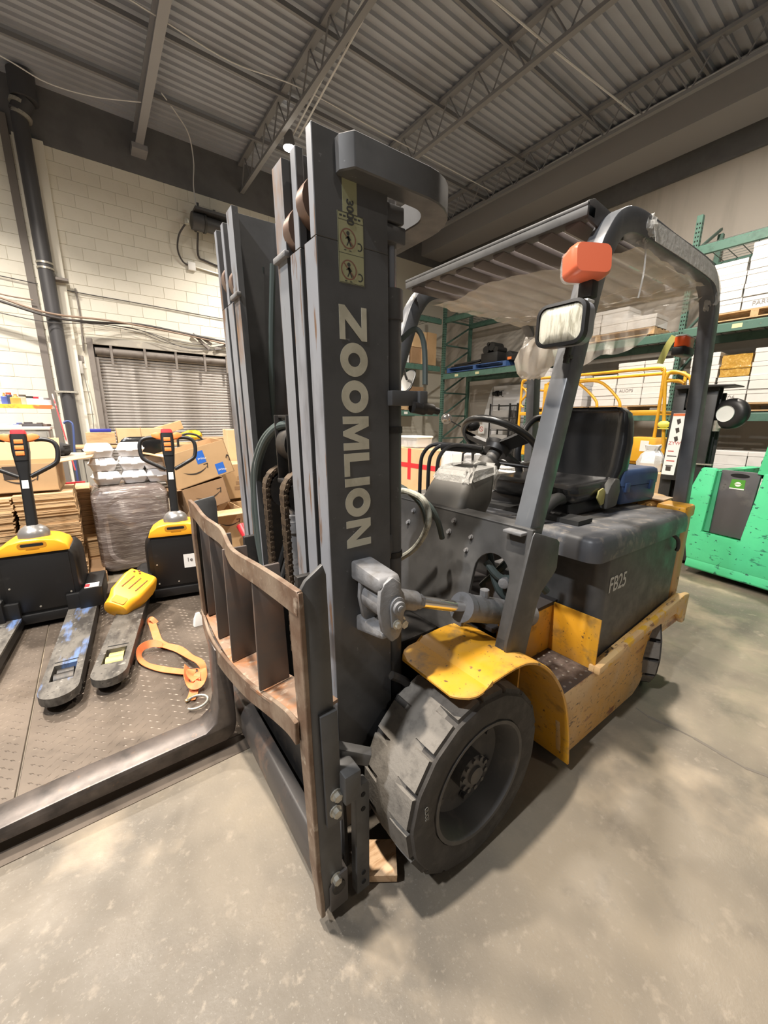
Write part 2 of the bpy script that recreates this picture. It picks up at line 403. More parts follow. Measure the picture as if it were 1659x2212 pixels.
for z in (5.9, 6.05): B().cyl((.24, WY + .25, z), (.225, WY + .25, z + .05), .128, 24).build('coupling_band', galv, dp)
B().box(.10, .42, WY + .10, WY + .13, 1.84, 1.87).bar((.10, WY + .37, 1.855), (.42, WY + .37, 1.855), .02, .03).build('pipe_clamp', galv, dp)
B().box(-.02, .26, WY + .10, WY + .26, 3.68, 3.72).build('pipe_bracket', doorfr, dp)

def cable(name, label, pts, r, mat, cat='cable', group=None, smooth=6):
    o = B().tube(pts, r, 6, smooth).build(name, mat, origin='base'); return tag(o, label, cat, group)
Y1 = WY + .42
cable('cable', 'thick tan cable sagging across the white wall above the door', [(1.6, Y1, 3.42), (.92, Y1, 3.25), (.3, Y1, 3.10), (-.63, Y1 - .2, 3.14), (-1.8, Y1 - .3, 3.07), (-2.8, Y1 - .3, 2.96)], .018, wirebr)
cable('cable', 'black cable bundle running just below the thick tan cable', [(1.6, Y1, 3.38), (.92, Y1, 3.20), (.3, Y1, 3.05), (-.3, Y1 - .2, 3.08), (-1.0, Y1 - .3, 3.16), (-1.9, Y1 - .3, 3.09), (-2.8, Y1 - .3, 3.01)], .022, wirek)
cable('cable', 'pale cable hanging lowest in the run over the shelf of cans', [(1.6, Y1, 3.16), (.94, Y1, 3.02), (.3, Y1, 2.96), (-.3, Y1 - .2, 3.06), (-1.0, Y1 - .3, 3.06), (-1.7, Y1 - .32, 2.84), (-2.3, Y1 - .32, 2.84), (-2.8, Y1 - .3, 2.94)], .008, wirek)
cable('cable', 'thin grey cable looping down in front of the door lintel', [(-.1, WY + .06, 3.08), (-.9, WY + .06, 3.04), (-1.4, WY + .06, 2.90), (-1.9, WY + .06, 2.84), (-2.3, WY + .06, 2.90), (-2.8, WY + .06, 3.02)], .006, wirek)
cable('cable', 'second thin grey cable looping above the first over the lintel', [(-.1, WY + .05, 3.12), (-1.0, WY + .05, 3.07), (-1.6, WY + .05, 2.95), (-2.1, WY + .05, 2.93), (-2.8, WY + .05, 3.05)], .006, wirek)
cable('cable', 'rust coloured cable along the top of the cable run', [(1.6, WY + .12, 3.50), (.92, WY + .12, 3.36), (.5, WY + .14, 3.33)], .012, wirebr)
cable('conduit', 'grey conduit line crossing the wall highest above the door', [(1.6, WY + .03, 3.70), (.5, WY + .05, 3.62), (-.11, WY + .03, 3.58), (-1.2, WY + .03, 3.55), (-3.3, WY + .03, 3.47)], .009, wirek, 'conduit', smooth=3)
cable('conduit', 'thin vertical conduit on the white wall left of the door', [(-.10, WY + .03, 3.64), (-.11, WY + .03, 3.2), (-.08, WY + .03, 2.6)], .014, doorfr, 'conduit', smooth=2)
for k, (dx, lab) in enumerate(((0, 'left pull chain hanging beside the roll up door'), (.12, 'right pull chain hanging beside the roll up door'))):
    cable('pull_chain', lab, [(.0 - dx * .2, WY + .06, 2.2), (.06 - dx, WY + .08, 1.6), (.16 - dx * 1.6, WY + .08, 1.0), (.2 - dx * 1.7, WY + .08, .3)], .007, M('chain_grey', (.25, .24, .22), .5, .4), 'chain', smooth=3)
hb = thing('chain_hoist_box', 'small grey chain hoist box at the top left of the door', 'box', (.0, WY + .05, 2.2))
B().box(-.03, .03, WY + .01, WY + .08, 2.2, 2.42).build('box', M('grey_box_paint', (.42, .41, .38), .5), hb, bevel=.008)
B().box(-.06, .05, WY, WY + .02, 2.4, 2.52).build('plate', doorfr, hb, bevel=.003)
for k, (a, bq) in enumerate((((-1.95, 3.12), (-2.25, 2.86)), ((-2.1, 3.08), (-2.3, 2.95)), ((-2.62, 2.98), (-2.36, 2.86)))):
    o = B().bar((a[0], WY + .06, a[1]), (bq[0], WY + .06, bq[1]), .05, .03, (0, 1, 0)).build('bracket_strut', doorfr, smooth=0, origin='base')
    tag(o, ['left slanting grey strut above the door lintel', 'short dark strut crossing the slanting strut above the door', 'right slanting strut above the door near the mast'][k], 'strut')
# blower motor up on the wall
mo = thing('blower_motor', 'black cylindrical blower motor mounted high on the left wall', 'motor', (-2.4, WY + .3, 5.0))
B().cyl((-2.08, WY + .3, 5.12), (-2.30, WY + .3, 5.12), .15, 20).cyl((-2.30, WY + .3, 5.12), (-2.9, WY + .3, 5.10), .13, 20).build('housing', pipem, mo)
B().cyl((-2.29, WY + .3, 5.12), (-2.33, WY + .3, 5.12), .165, 20).build('flange', M('motor_band', (.03, .03, .03), .5), mo)
B().box(-2.02, -1.94, WY + .22, WY + .36, 5.02, 5.12).build('junction_box', galv, mo, bevel=.01)
B().box(-2.12, -2.75, WY + .1, WY + .5, 5.26, 5.31).box(-2.2, -2.24, WY + .25, WY + .29, 5.3, 5.46).box(-2.5, -2.54, WY + .25, WY + .29, 5.3, 5.42).build('mount', pipem, mo, smooth=0)
for dx in (-2.2, -2.75): B().box(dx - .02, dx + .02, WY, WY + .2, 5.05, 5.09).build('arm', pipem, mo, smooth=0)
cable('cable', 'black cord looping from the blower motor down to the white junction box', [(-1.97, WY + .3, 5.04), (-1.85, WY + .2, 4.85), (-1.82, WY + .1, 4.62), (-1.9, WY + .05, 4.45), (-2.02, WY + .04, 4.40)], .016, wirek)
cable('cable', 'dark conduit dropping from the blower motor to the right', [(-2.2, WY + .2, 4.98), (-2.2, WY + .05, 4.62), (-2.36, WY + .03, 4.55), (-2.9, WY + .03, 4.45)], .018, wirek)
cable('conduit', 'conduit running right from the white junction box', [(-2.1, WY + .03, 4.40), (-3.0, WY + .03, 4.32)], .02, galv, 'conduit', smooth=1)
o = B().box(-2.13, -1.99, WY, WY + .07, 4.32, 4.47).build('junction_box', white, bevel=.008, origin='base'); tag(o, 'white junction box on the left wall below the blower motor', 'junction box')
cable('cable', 'pale cable dropping from the roof deck to the blower motor', [(-1.6, -8.2, 6.45), (-1.89, -8.6, 6.48), (-2.12, -8.9, 6.42), (-2.2, -9.05, 6.1), (-2.17, -9.1, 5.7), (-2.2, -9.1, 5.28)], .010, wirew)
cable('cable', 'pale cable sagging across the roof at the left', [(1.3, -8.2, 6.25), (.33, -8.32, 6.15), (-.14, -8.47, 6.13), (-.68, -8.41, 6.15), (-1.28, -8.1, 6.15)], .009, wirew)
cable('cable', 'pale cable strung across the roof past the beam', [(-.6, -6.5, 6.25), (-1.3, -6.48, 6.17), (-2.19, -6.52, 6.13), (-3.14, -6.38, 6.15), (-4.68, -6.4, 6.15), (-7.5, -6.4, 6.15)], .009, wirew)
cable('conduit', 'white conduit running back under the roof at the right', [(-3.5, -3.95, 6.15), (-5.58, -3.82, 6.15), (-7.6, -3.66, 6.15)], .014, wirew, 'conduit', smooth=1)
cable('conduit', 'long white conduit crossing the roof parallel to the back wall', [(-7.68, 3, 6.12), (-7.66, -2.1, 6.13), (-7.62, -3.66, 6.13), (-7.66, -6.5, 6.12), (-7.7, -8.6, 6.10)], .014, wirew, 'conduit', smooth=2)
for k, dy in enumerate((0, .11)):
    cable('conduit', ['left white conduit of the pair leading to the bright lamp', 'right white conduit of the pair leading to the bright lamp'][k], [(-3.15 - dy * .9, -4.0, 6.2), (-3.30 - dy * .9, -5.8, 6.16), (-3.42 - dy * .9, -7.3, 6.12)], .014, wirew, 'conduit', smooth=1)
# the lit lamp
lp = thing('high_bay_lamp', 'lit round high bay lamp hanging from the roof near the left wall', 'lamp', (-3.34, -7.3, 5.86))
B().lathe([(.02, .26), (.06, .24), (.085, .12), (.105, .03), (.105, 0), (.09, 0), (.09, .02)], (-3.34, -7.3, 5.90), (0, 0, 1), 24, cap=False).build('housing', joist, lp)
B().cyl((-3.34, -7.3, 5.885), (-3.34, -7.3, 5.90), .089, 24).build('diffuser', M('lamp_glow', (1, .95, .85), .5, emit=((1, .93, .80), 120)), lp)
B().cyl((-3.34, -7.3, 6.14), (-3.34, -7.3, 6.56), .008, 6).build('hanger', joist, lp)
# ------------------------------------------------------------------ forklift
YC = -1.27
def my(y): return 2 * YC - y
FK = thing('forklift', 'worn yellow and dark grey electric forklift with a tall lettered mast and bent load backrest', 'forklift', (-1.3, YC, 0))
MT = Matrix.Translation((-.495, 0, 0)) @ Matrix.Rotation(.021, 4, 'Y') @ Matrix.Translation((.495, 0, 0))
def front_slot(o, nx=.8, axis=0, sign=1):  # front faces take the lit copy of the mast paint
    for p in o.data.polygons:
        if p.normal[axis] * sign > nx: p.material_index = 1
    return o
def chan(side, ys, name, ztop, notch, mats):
    """rail section given as (near-side) y values, mirrored for the far side"""
    f = (lambda y: y) if side > 0 else my
    b = B()
    yo, yi = ys
    if name == 'outer_rail':
        poly = lambda yn: [(-.495, f(yo)), (-.495, f(yn)), (-.515, f(yn)), (-.515, f(yo - .018)), (-.675, f(yo - .018)), (-.675, f(yi)), (-.695, f(yi)), (-.695, f(yo))]
    else:
        yw = (yo + yi) / 2 if name == 'middle_rail' else yo - .01
        a, c = yw + .009, yw - .009
        poly = lambda yn: [(-.495, f(yo)), (-.495, f(yn)), (-.515, f(yn)), (-.515, f(c)), (-.655, f(c)), (-.655, f(yi)), (-.675, f(yi)), (-.675, f(yo)), (-.655, f(yo)), (-.655, f(a)), (-.515, f(a)), (-.515, f(yo))]
    if notch:
        b.prism(poly(yi), 'z', .10, notch)
        yn = yo - .026
        yn = min(yn, yo - .0265)
        b.prism(poly(yn if name == 'outer_rail' else yo - .028), 'z', notch + .0002, ztop)
    else: b.prism(poly(yi), 'z', .10, ztop)
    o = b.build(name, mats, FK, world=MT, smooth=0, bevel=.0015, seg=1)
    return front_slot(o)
for sd in (1, -1):
    up = 0 if sd > 0 else .05
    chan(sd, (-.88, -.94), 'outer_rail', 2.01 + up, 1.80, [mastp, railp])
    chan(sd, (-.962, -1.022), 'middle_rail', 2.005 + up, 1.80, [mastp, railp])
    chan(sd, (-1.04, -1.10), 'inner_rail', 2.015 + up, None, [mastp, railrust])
# weld plates, stops and rollers at the top
for sd in (1, -1):
    f = (lambda y: y) if sd > 0 else my
    for x_, y_, z_ in ((-.545, -.945, 1.89), (-.545, -1.028, 1.86)):
        B().cyl((x_, f(y_ - .018), z_), (x_, f(y_ + .018), z_), .055, 20).build('mast_roller', M('roller_brown', (.20, .13, .10), .4, .4), FK, world=MT)
    B().box(-.50, -.484, f(-1.03), f(-1.108), 1.80, 1.815).build('rail_stop', caststeel, FK, world=MT, bevel=.003)
# top tie: thick U-shaped plate round the back of the mast
out, inn = [], []
def arc(cx, cy, r, a0, a1, n=7): return [(cx + r * math.cos(math.radians(a0 + (a1 - a0) * i / n)), cy + r * math.sin(math.radians(a0 + (a1 - a0) * i / n))) for i in range(n + 1)]
yo, yi = -.832, -.888
out = [(-.550, -.862), (-.572, yo)] + arc(-.79, yo - .15, .15, 90, 180) + arc(-.79, my(yo) + .15, .15, 180, 270) + [(-.572, my(yo)), (-.550, my(-.862))]
inn = [(-.550, my(-.88)), (-.62, my(-.886))] + list(reversed(arc(-.78, my(-.95) + .0, .07, 180, 270))) + list(reversed(arc(-.78, -.96, .07, 90, 180))) + [(-.62, -.886), (-.550, -.88)]
B().prism(out + inn, 'z', 1.928, 1.998).build('mast_top_tie', mastp, FK, world=MT, bevel=.003, seg=1, smooth=30)
for z0, z1 in ((.16, .30), (.98, 1.06)):
    B().box(-.70, -.73, -.90, my(-.90), z0, z1).build('mast_cross_plate', mastp, FK, world=MT, bevel=.004)
B().box(-.70, -.715, my(-.90), my(-1.04), 1.2, 2.0).build('mast_side_plate', mastp, FK, world=MT, bevel=.004)
# lettering down the near rail; letter up = -x, reading = -z
LET = {
 'Z': [[(0, 1), (1, 1), (1, .80), (.40, .20), (1, .20), (1, 0), (0, 0), (0, .20), (.62, .80), (0, .80)]],
 'M': [[(0, 0), (0, 1), (.30, 1), (.5, .42), (.70, 1), (1, 1), (1, 0), (.78, 0), (.78, .62), (.57, 0), (.43, 0), (.22, .62), (.22, 0)]],
 'L': [[(0, 0), (0, 1), (.36, 1), (.36, .21), (1, .21), (1, 0)]],
 'I': [[(0, 0), (0, 1), (1, 1), (1, 0)]],
 'N': [[(0, 0), (0, 1), (.30, 1), (.74, .36), (.74, 1), (1, 1), (1, 0), (.70, 0), (.26, .64), (.26, 0)]]}
zc = 1.668; H = .079; XB = -.5465; yl = -.8795
for ch, wd in zip('ZOOMLION', (.077, .080, .080, .086, .060, .022, .080, .077)):
    b = B()
    if ch == 'O':
        n = 36
        oo = [(XB - H / 2 - (H / 2 + .001) * math.cos(2 * PI * i / n), zc - wd / 2 + wd / 2 * math.sin(2 * PI * i / n)) for i in range(n)]
        ii = [(XB - H / 2 - (H / 2 - .0215) * math.cos(2 * PI * i / n), zc - wd / 2 + (wd / 2 - .0235) * math.sin(2 * PI * i / n)) for i in range(n)]
        y1 = yl + .0006
        b.loft([[(p[0], yl, p[1]) for p in oo], [(p[0], y1, p[1]) for p in oo], [(p[0], y1, p[1]) for p in ii], [(p[0], yl, p[1]) for p in ii]], cap=False)
    else:
        for poly in LET[ch]: b.prism([(XB - q[1] * H, zc - q[0] * wd) for q in poly], 'y', yl, yl + .0006)
    b.build('letter', cream, FK, world=MT, smooth=0)
    zc -= wd + (.0055 if ch in 'ZI' else .0085 if ch != 'L' else .006)
# warning stickers
st = B().box(-.551, -.622, -.8800, -.8794, 1.716, 1.862).build('warning_sticker', stick, FK, world=MT, smooth=0)
b = B(); y1 = -.8788
def ringp(b, cx, cz, r, t, n=28):
    o = [(cx + r * math.cos(2 * PI * i / n), y1, cz + r * math.sin(2 * PI * i / n)) for i in range(n)]
    q = [(cx + (r - t) * math.cos(2 * PI * i / n), y1, cz + (r - t) * math.sin(2 * PI * i / n)) for i in range(n)]
    b.loft([o, q], cap=False)
def flat(b, pts): b.face([(p[0], y1 + .0001, p[1]) for p in pts])
def seg2(b, a, c, t):
    d = Vector((c[0] - a[0], c[1] - a[1])); d.normalize(); nrm = Vector((-d.y, d.x)) * t / 2
    flat(b, [(a[0] + nrm.x, a[1] + nrm.y), (c[0] + nrm.x, c[1] + nrm.y), (c[0] - nrm.x, c[1] - nrm.y), (a[0] - nrm.x, a[1] - nrm.y)])
bl = B()
for cz in (1.810, 1.745):
    cx = -.578
    ringp(b, cx, cz, .0215, .0028); seg2(b, (cx + .015, cz + .015), (cx - .015, cz - .015), .0026)
    n = 10
    flat(bl, [(cx + .0045 * math.cos(2 * PI * i / n), cz + .011 + .0045 * math.sin(2 * PI * i / n)) for i in range(n)])
    seg2(bl, (cx, cz + .006), (cx - .002, cz - .004), .006); seg2(bl, (cx - .002, cz - .004), (cx - .008, cz - .015), .003); seg2(bl, (cx - .002, cz - .004), (cx + .004, cz - .015), .003)
    seg2(bl, (cx, cz + .004), (cx - .008, cz - .002), .0025); seg2(bl, (cx, cz + .004), (cx + .007, cz - .001), .0025)
    ax_ = cx - .030
    for i in range(7):
        a0, a1 = math.radians(60 + 240 * i / 7), math.radians(60 + 240 * (i + 1) / 7)
        seg2(bl, (ax_ + .008 * math.cos(a0), cz - .012 + .008 * math.sin(a0)), (ax_ + .008 * math.cos(a1), cz - .012 + .008 * math.sin(a1)), .003)
    seg2(bl, (cx + .012, cz - .0245), (cx + .006, cz - .0245), .002); seg2(bl, (cx - .002, cz - .0245), (cx - .008, cz - .0245), .002)
for z_ in (1.717, 1.7785, 1.846, 1.861): seg2(bl, (-.552, z_), (-.621, z_), .001)
for x_ in (-.552, -.621): seg2(bl, (x_, 1.717), (x_, 1.861), .001)
for k in range(6): seg2(bl, (-.556 - k * .010, 1.854), (-.563 - k * .010, 1.854), .004)
o = b.build('prohibition_ring', redink, st, world=MT, smooth=0); o['kind'] = 'stuff'; o = bl.build('pictogram', ink, st, world=MT, smooth=0); o['kind'] = 'stuff'
st2 = B().box(-.566, -.605, -.8800, -.8794, 1.863, 1.935).build('capacity_sticker', stick, FK, world=MT, smooth=0)
t_ = text('capacity_text', '3000', .026, (-.577, -.8790, 1.918), (0, 0, -1), (-1, 0, 0), ink, st2, bold=.0006)
t_.data.transform(MT)
# lift cylinders behind the rails
for sd in (1, -1):
    f = (lambda y: y) if sd > 0 else my
    y_ = f(-.925)
    B().cyl((-.735, y_, .25), (-.735, y_, 1.70), .030, 20).cyl((-.735, y_, 1.66), (-.735, y_, 1.735), .035, 20).build('lift_cylinder', mastp, FK, world=MT)
    B().cyl((-.735, y_, 1.73), (-.735, y_, 1.94), .017, 16).build('cylinder_rod', M('rod_grey', (.34, .33, .33), .25, .8), FK, world=MT)
    B().box(-.70, -.765, y_ - .03, y_ + .03, 1.84, 1.88).build('rod_block', mastp, FK, world=MT, bevel=.004)
    B().box(-.70, -.76, y_ - .03, y_ + .03, 1.885, 1.925).build('rod_block', mastp, FK, world=MT, bevel=.004)
    for z_ in (.98, 1.36): B().cyl((-.735, y_, z_), (-.735, y_, z_ + .018), .0335, 20).build('cylinder_clamp', steeld, FK, world=MT)
B().box(-.69, -.80, -.90, -.86, 1.435, 1.475).box(-.78, -.81, -.88, -.85, 1.42, 1.475).build('hose_bracket', mastp, FK, world=MT, bevel=.003)
for x_ in (-.775, -.805): B().cyl((x_ + .015, -.86, 1.432), (x_ - .03, -.86, 1.425), .016, 12).cyl((x_ - .03, -.86, 1.425), (x_ - .055, -.86, 1.42), .010, 12).build('hose_fitting', steeld, FK, world=MT)
B().tube([(-.735, -.925, 1.62), (-.77, -.90, 1.65), (-.79, -.885, 1.61), (-.785, -.87, 1.50)], .008, 8, 5).build('hydraulic_hose', hose, FK)
# centre free-lift cylinder, pulleys, chains and hoses
B().cyl((-.56, -1.255, .25), (-.56, -1.255, 1.08), .040, 20).cyl((-.56, -1.255, 1.02), (-.56, -1.255, 1.06), .047, 20).build('centre_cylinder', caststeel, FK, world=MT)
B().cyl((-.56, -1.255, 1.05), (-.56, -1.255, 1.20), .028, 16).cyl((-.56, -1.255, 1.16), (-.56, -1.255, 1.20), .040, 16).build('centre_rod', M('rod_grey', (.34, .33, .33), .25, .8), FK, world=MT)
b = B()
for y_ in (-1.285, -1.19): b.bar((-.545, y_, 1.19), (-.545, y_, 1.415), .045, .008, (0, 1, 0))
b.box(-.52, -.57, -1.29, -1.185, 1.19, 1.205).box(-.535, -.545, -1.285, -1.19, 1.405, 1.415)
b.build('hose_guide', steeld, FK, world=MT, bevel=.002)
for y_ in (-1.335, -1.175):
    B().cyl((-.565, y_ - .022, 1.155), (-.565, y_ + .022, 1.155), .065, 24).build('chain_pulley', steeld, FK, world=MT)
B().cyl((-.575, -1.275, 1.32), (-.575, -1.20, 1.32), .058, 24).build('hose_pulley', steeld, FK, world=MT)
def chain(y_, name='lift_chain'):
    b = B(); path = [(-.494, .60 + i * .0195) for i in range(29)]
    for i in range(9):
        a = math.radians(0 + 14 * i); path.append((-.565 + .071 * math.cos(a), 1.165 + .071 * math.sin(a)))
    for i in range(len(path) - 1):
        (xa, za), (xb, zb) = path[i], path[i + 1]
        d = Vector((xb - xa, 0, zb - za)); L_ = d.length; d.normalize(); nrm = Vector((d.z, 0, -d.x)); mid = Vector(((xa + xb) / 2, 0, (za + zb) / 2))
        offs = (-.012, -.004, .004, .012) if i % 2 else (-.016, -.008, 0, .008, .016)
        for oy in offs:
            c = mid + Vector((0, y_ + oy, 0))
            hl = L_ * .72; hw = .0085
            pr = [c + d * (hl * u) + nrm * (hw * v) for u, v in ((-1, -.55), (-.8, -1), (-.35, -.72), (.35, -.72), (.8, -1), (1, -.55), (1, .55), (.8, 1), (-.8, 1), (-1, .55))]
            b.loft([[p + Vector((0, -.0033, 0)) for p in pr], [p + Vector((0, .0033, 0)) for p in pr]])
        pin = Vector((xa, y_, za)); b.cyl(pin + Vector((0, -.023, 0)), pin + Vector((0, .023, 0)), .0055, 8)
    b.build(name, chainm, FK, world=MT, smooth=0)
chain(-1.335); chain(-1.175)
for k in range(2):
    dy = .022 * k
    B().tube([(-.56, -1.225 - dy, 1.385), (-.535, -1.29 - dy, 1.375), (-.515, -1.37 - dy * 1.2, 1.32), (-.503, -1.44 - dy * 1.3, 1.22), (-.50, -1.465 - dy * 1.4, 1.10), (-.50, -1.465 - dy * 1.5, .95), (-.505, -1.455 - dy, .78), (-.50, -1.43 - dy, .55)], .0135, 10, 6).build('hydraulic_hose', hose, FK, world=MT)
for k, (y_, x_) in enumerate(((-1.33, -.66), (-1.44, -.62), (-1.49, -.60))):
    B().tube([(x_, y_, 1.92), (x_ + .02, y_ - .03, 1.6), (x_ + .02, y_ - .05, 1.3), (x_, y_ - .02, .9), (x_, y_, .4)], .011, 8, 5).build('hydraulic_hose', hose, FK, world=MT)
for k in range(3):
    B().tube([(-.58, -1.33 - .05 * k, .95), (-.50, -1.34 - .05 * k, .70), (-.45, -1.30 - .05 * k, .52), (-.47, -1.22 - .05 * k, .40)], .012, 8, 5).build('hydraulic_hose', rubber, FK)

# ---- carriage and load backrest
b = B()
b.prism([(-.365, .045), (-.365, .135), (-.385, .165), (-.425, .165), (-.425, .045)], 'y', -.735, -1.80)
car = b.build('carriage_bar', M('carriage_paint', (.075, .066, .060), .5, spots=[(9, (.15, .10, .075), .55, .68), (30, (.05, .04, .035), .62, .7)]), FK, bevel=.006)
B().prism([(-.40, .43), (-.40, .52), (-.45, .52), (-.45, .43)], 'y', -.70, -1.82).build('carriage_bar', dark, FK, bevel=.006)
B().bar((-.405, -.80, .53), (-.50, -.735, .50), .03, .04).build('carriage_stop', dark, FK, bevel=.004)
for y_ in (-1.02, -1.52):
    B().prism([(-.43, .10), (-.43, .95), (-.49, .95), (-.49, .10)], 'y', y_ - .012, y_ + .012).build('carriage_cheek', steeld, FK, bevel=.004)
ep = B().prism([(-.455, .03), (-.455, .405), (-.462, .42), (-.495, .42), (-.50, .41), (-.50, .03)], 'y', -.738, -.768).build('shifter_end_plate', dark, FK, bevel=.003)
for z_ in (.385, .335, .10, .065): B().cyl((-.478, -.7365, z_), (-.478, -.7385, z_), .0075, 10).build('bolt_hole', M('hole_black', (.006, .006, .006), .9), ep)
B().box(-.44, -.47, -.76, -.80, .40, .46).bar((-.435, -.80, .44), (-.47, -.75, .42), .03, .03).build('shifter_block', caststeel, FK, bevel=.004)
B().box(-.44, -.455, -.80, -.95, .05, .40).build('shifter_plate', M('shifter_grey', (.12, .12, .125), .5), FK, bevel=.003)
B().prism([(-.78, .10), (-.80, .40), (-.86, .50), (-1.74, .50), (-1.78, .10)], 'x', -.445, -.455).build('carriage_face', steeld, FK)
# near side plate
npl = B().prism([(-.322, 1.035), (-.335, 1.055), (-.378, 1.085), (-.386, 1.06), (-.412, .13), (-.395, .09), (-.352, .055), (-.345, .08)], 'y', -.742, -.754).build('backrest_side_plate', dark, FK, bevel=.002)
B().prism([(-.352, .705), (-.398, .705), (-.408, .36), (-.362, .36)], 'y', -.728, -.742).build('doubler_plate', dark, npl, bevel=.0015)
for x_, z_, y_ in ((-.388, .455, -.728), (-.385, .405, -.728), (-.388, .155, -.742)): B().bolt((x_, y_, z_), (0, 1, 0), .012, .013).build('bolt', galv, npl)
bb = B().cyl((-.392, -.742, .128), (-.392, -.73, .128), .020, 18); bb.build('pin', steeld, npl)
B().prism([(-.300, 1.035), (-.315, 1.06), (-.395, 1.075), (-.402, 1.05), (-.402, .50), (-.308, .50)], 'y', -1.785, -1.797).build('backrest_side_plate', dark, FK, bevel=.002)
# top bar: bent flat bar (front face points), wavy after years of knocks
TB = [(-1.80, 1.068), (-1.70, 1.062), (-1.60, 1.035), (-1.50, 1.022), (-1.42, 1.012), (-1.30, .998), (-1.18, 1.003), (-1.0, 1.022), (-.85, 1.034), (-.737, 1.04)]
def wavy(pts, w0, w1, x0, x1, t, name, mat, dx=None):
    rings = []; P = catmull([Vector((0, p[0], p[1])) for p in pts], 4); n = len(P) - 1
    for i, p in enumerate(P):
        u = i / n; x = lerp(x0, x1, u) + (dx(u) if dx else 0); wd = lerp(w0, w1, u)
        rings.append([(x, p.y, p.z), (x, p.y, p.z - wd), (x - t, p.y, p.z - wd), (x - t, p.y, p.z)])
    return B().loft(rings).build(name, mat, FK, bevel=.002, seg=1, smooth=40)
wavy(TB, .068, .062, -.292, -.310, .014, 'backrest_top_bar', rusty, lambda u: -.028 * math.exp(-((u - .40) / .16) ** 2))
LB = [(-1.80, .56), (-1.70, .53), (-1.62, .512), (-1.50, .505), (-1.36, .512), (-1.22, .53), (-1.08, .572), (-.95, .62), (-.84, .664), (-.772, .684)]
wavy(LB, .085, .065, -.296, -.312, .012, 'backrest_lower_bar', rusty, lambda u: .012 * math.sin(u * 7))
rings = []
P = catmull([Vector((0, p[0], p[1])) for p in LB], 4)
for i, p in enumerate(P):
    u = i / (len(P) - 1); x = lerp(-.306, -.322, u)
    rings.append([(x, p.y, p.z - .004), (-.425, p.y, p.z + .012), (-.425, p.y, p.z + .002), (x, p.y, p.z - .014)])
B().loft(rings).build('backrest_shelf', rustplate, FK, smooth=40)
# front strips
def strip(pts, name='backrest_front_strip'):
    """pts: (x, y0, y1, z)"""
    r = [[(x, a, z), (x, c, z), (x - .013, c, z), (x - .013, a, z)] for x, a, c, z in pts]
    return B().loft(r).build(name, rusty, FK, bevel=.002, seg=1, smooth=40)
strip([(-.312, -.735, -.795, 1.036), (-.312, -.731, -.793, 1.0), (-.316, -.731, -.790, .8), (-.320, -.733, -.786, .6), (-.326, -.736, -.783, .4), (-.330, -.738, -.782, .22), (-.338, -.738, -.776, .10), (-.340, -.740, -.772, .045)])
strip([(-.294, -1.80, -1.755, 1.06), (-.292, -1.80, -1.756, .9), (-.296, -1.80, -1.757, .7), (-.298, -1.80, -1.757, .56), (-.305, -1.80, -1.757, .40)])
for y_, zb in ((-1.745, .545), (-1.585, .510), (-1.385, .512), (-1.07, .582)):
    zt_u = .985 if y_ > -1.2 else .955
    B().prism([(-.315, zb), (-.316, zt_u), (-.40, zt_u), (-.412, zb + .01)], 'y', y_ - .006, y_ + .006).build('backrest_upright', M('upright_brown_grey', (.085, .072, .066), .5, spots=[(4, (.14, .085, .06), .5, .7)]), FK, bevel=.0015)
# fork: one blade left on the carriage
fy0, fy1 = -1.535, -1.655
B().prism([(-.345, .49), (-.285, .49), (-.278, .22), (-.262, .155), (-.22, .125), (.2, .115), (.72, .085), (.86, .06), (.86, .045), (-.30, .05), (-.335, .075), (-.345, .12)], 'y', fy0, fy1).build('fork', forkm, FK, bevel=.008, smooth=40)
B().box(-.30, -.42, -1.56, -1.63, .46, .485).build('fork_hook', steeld, FK, bevel=.004)

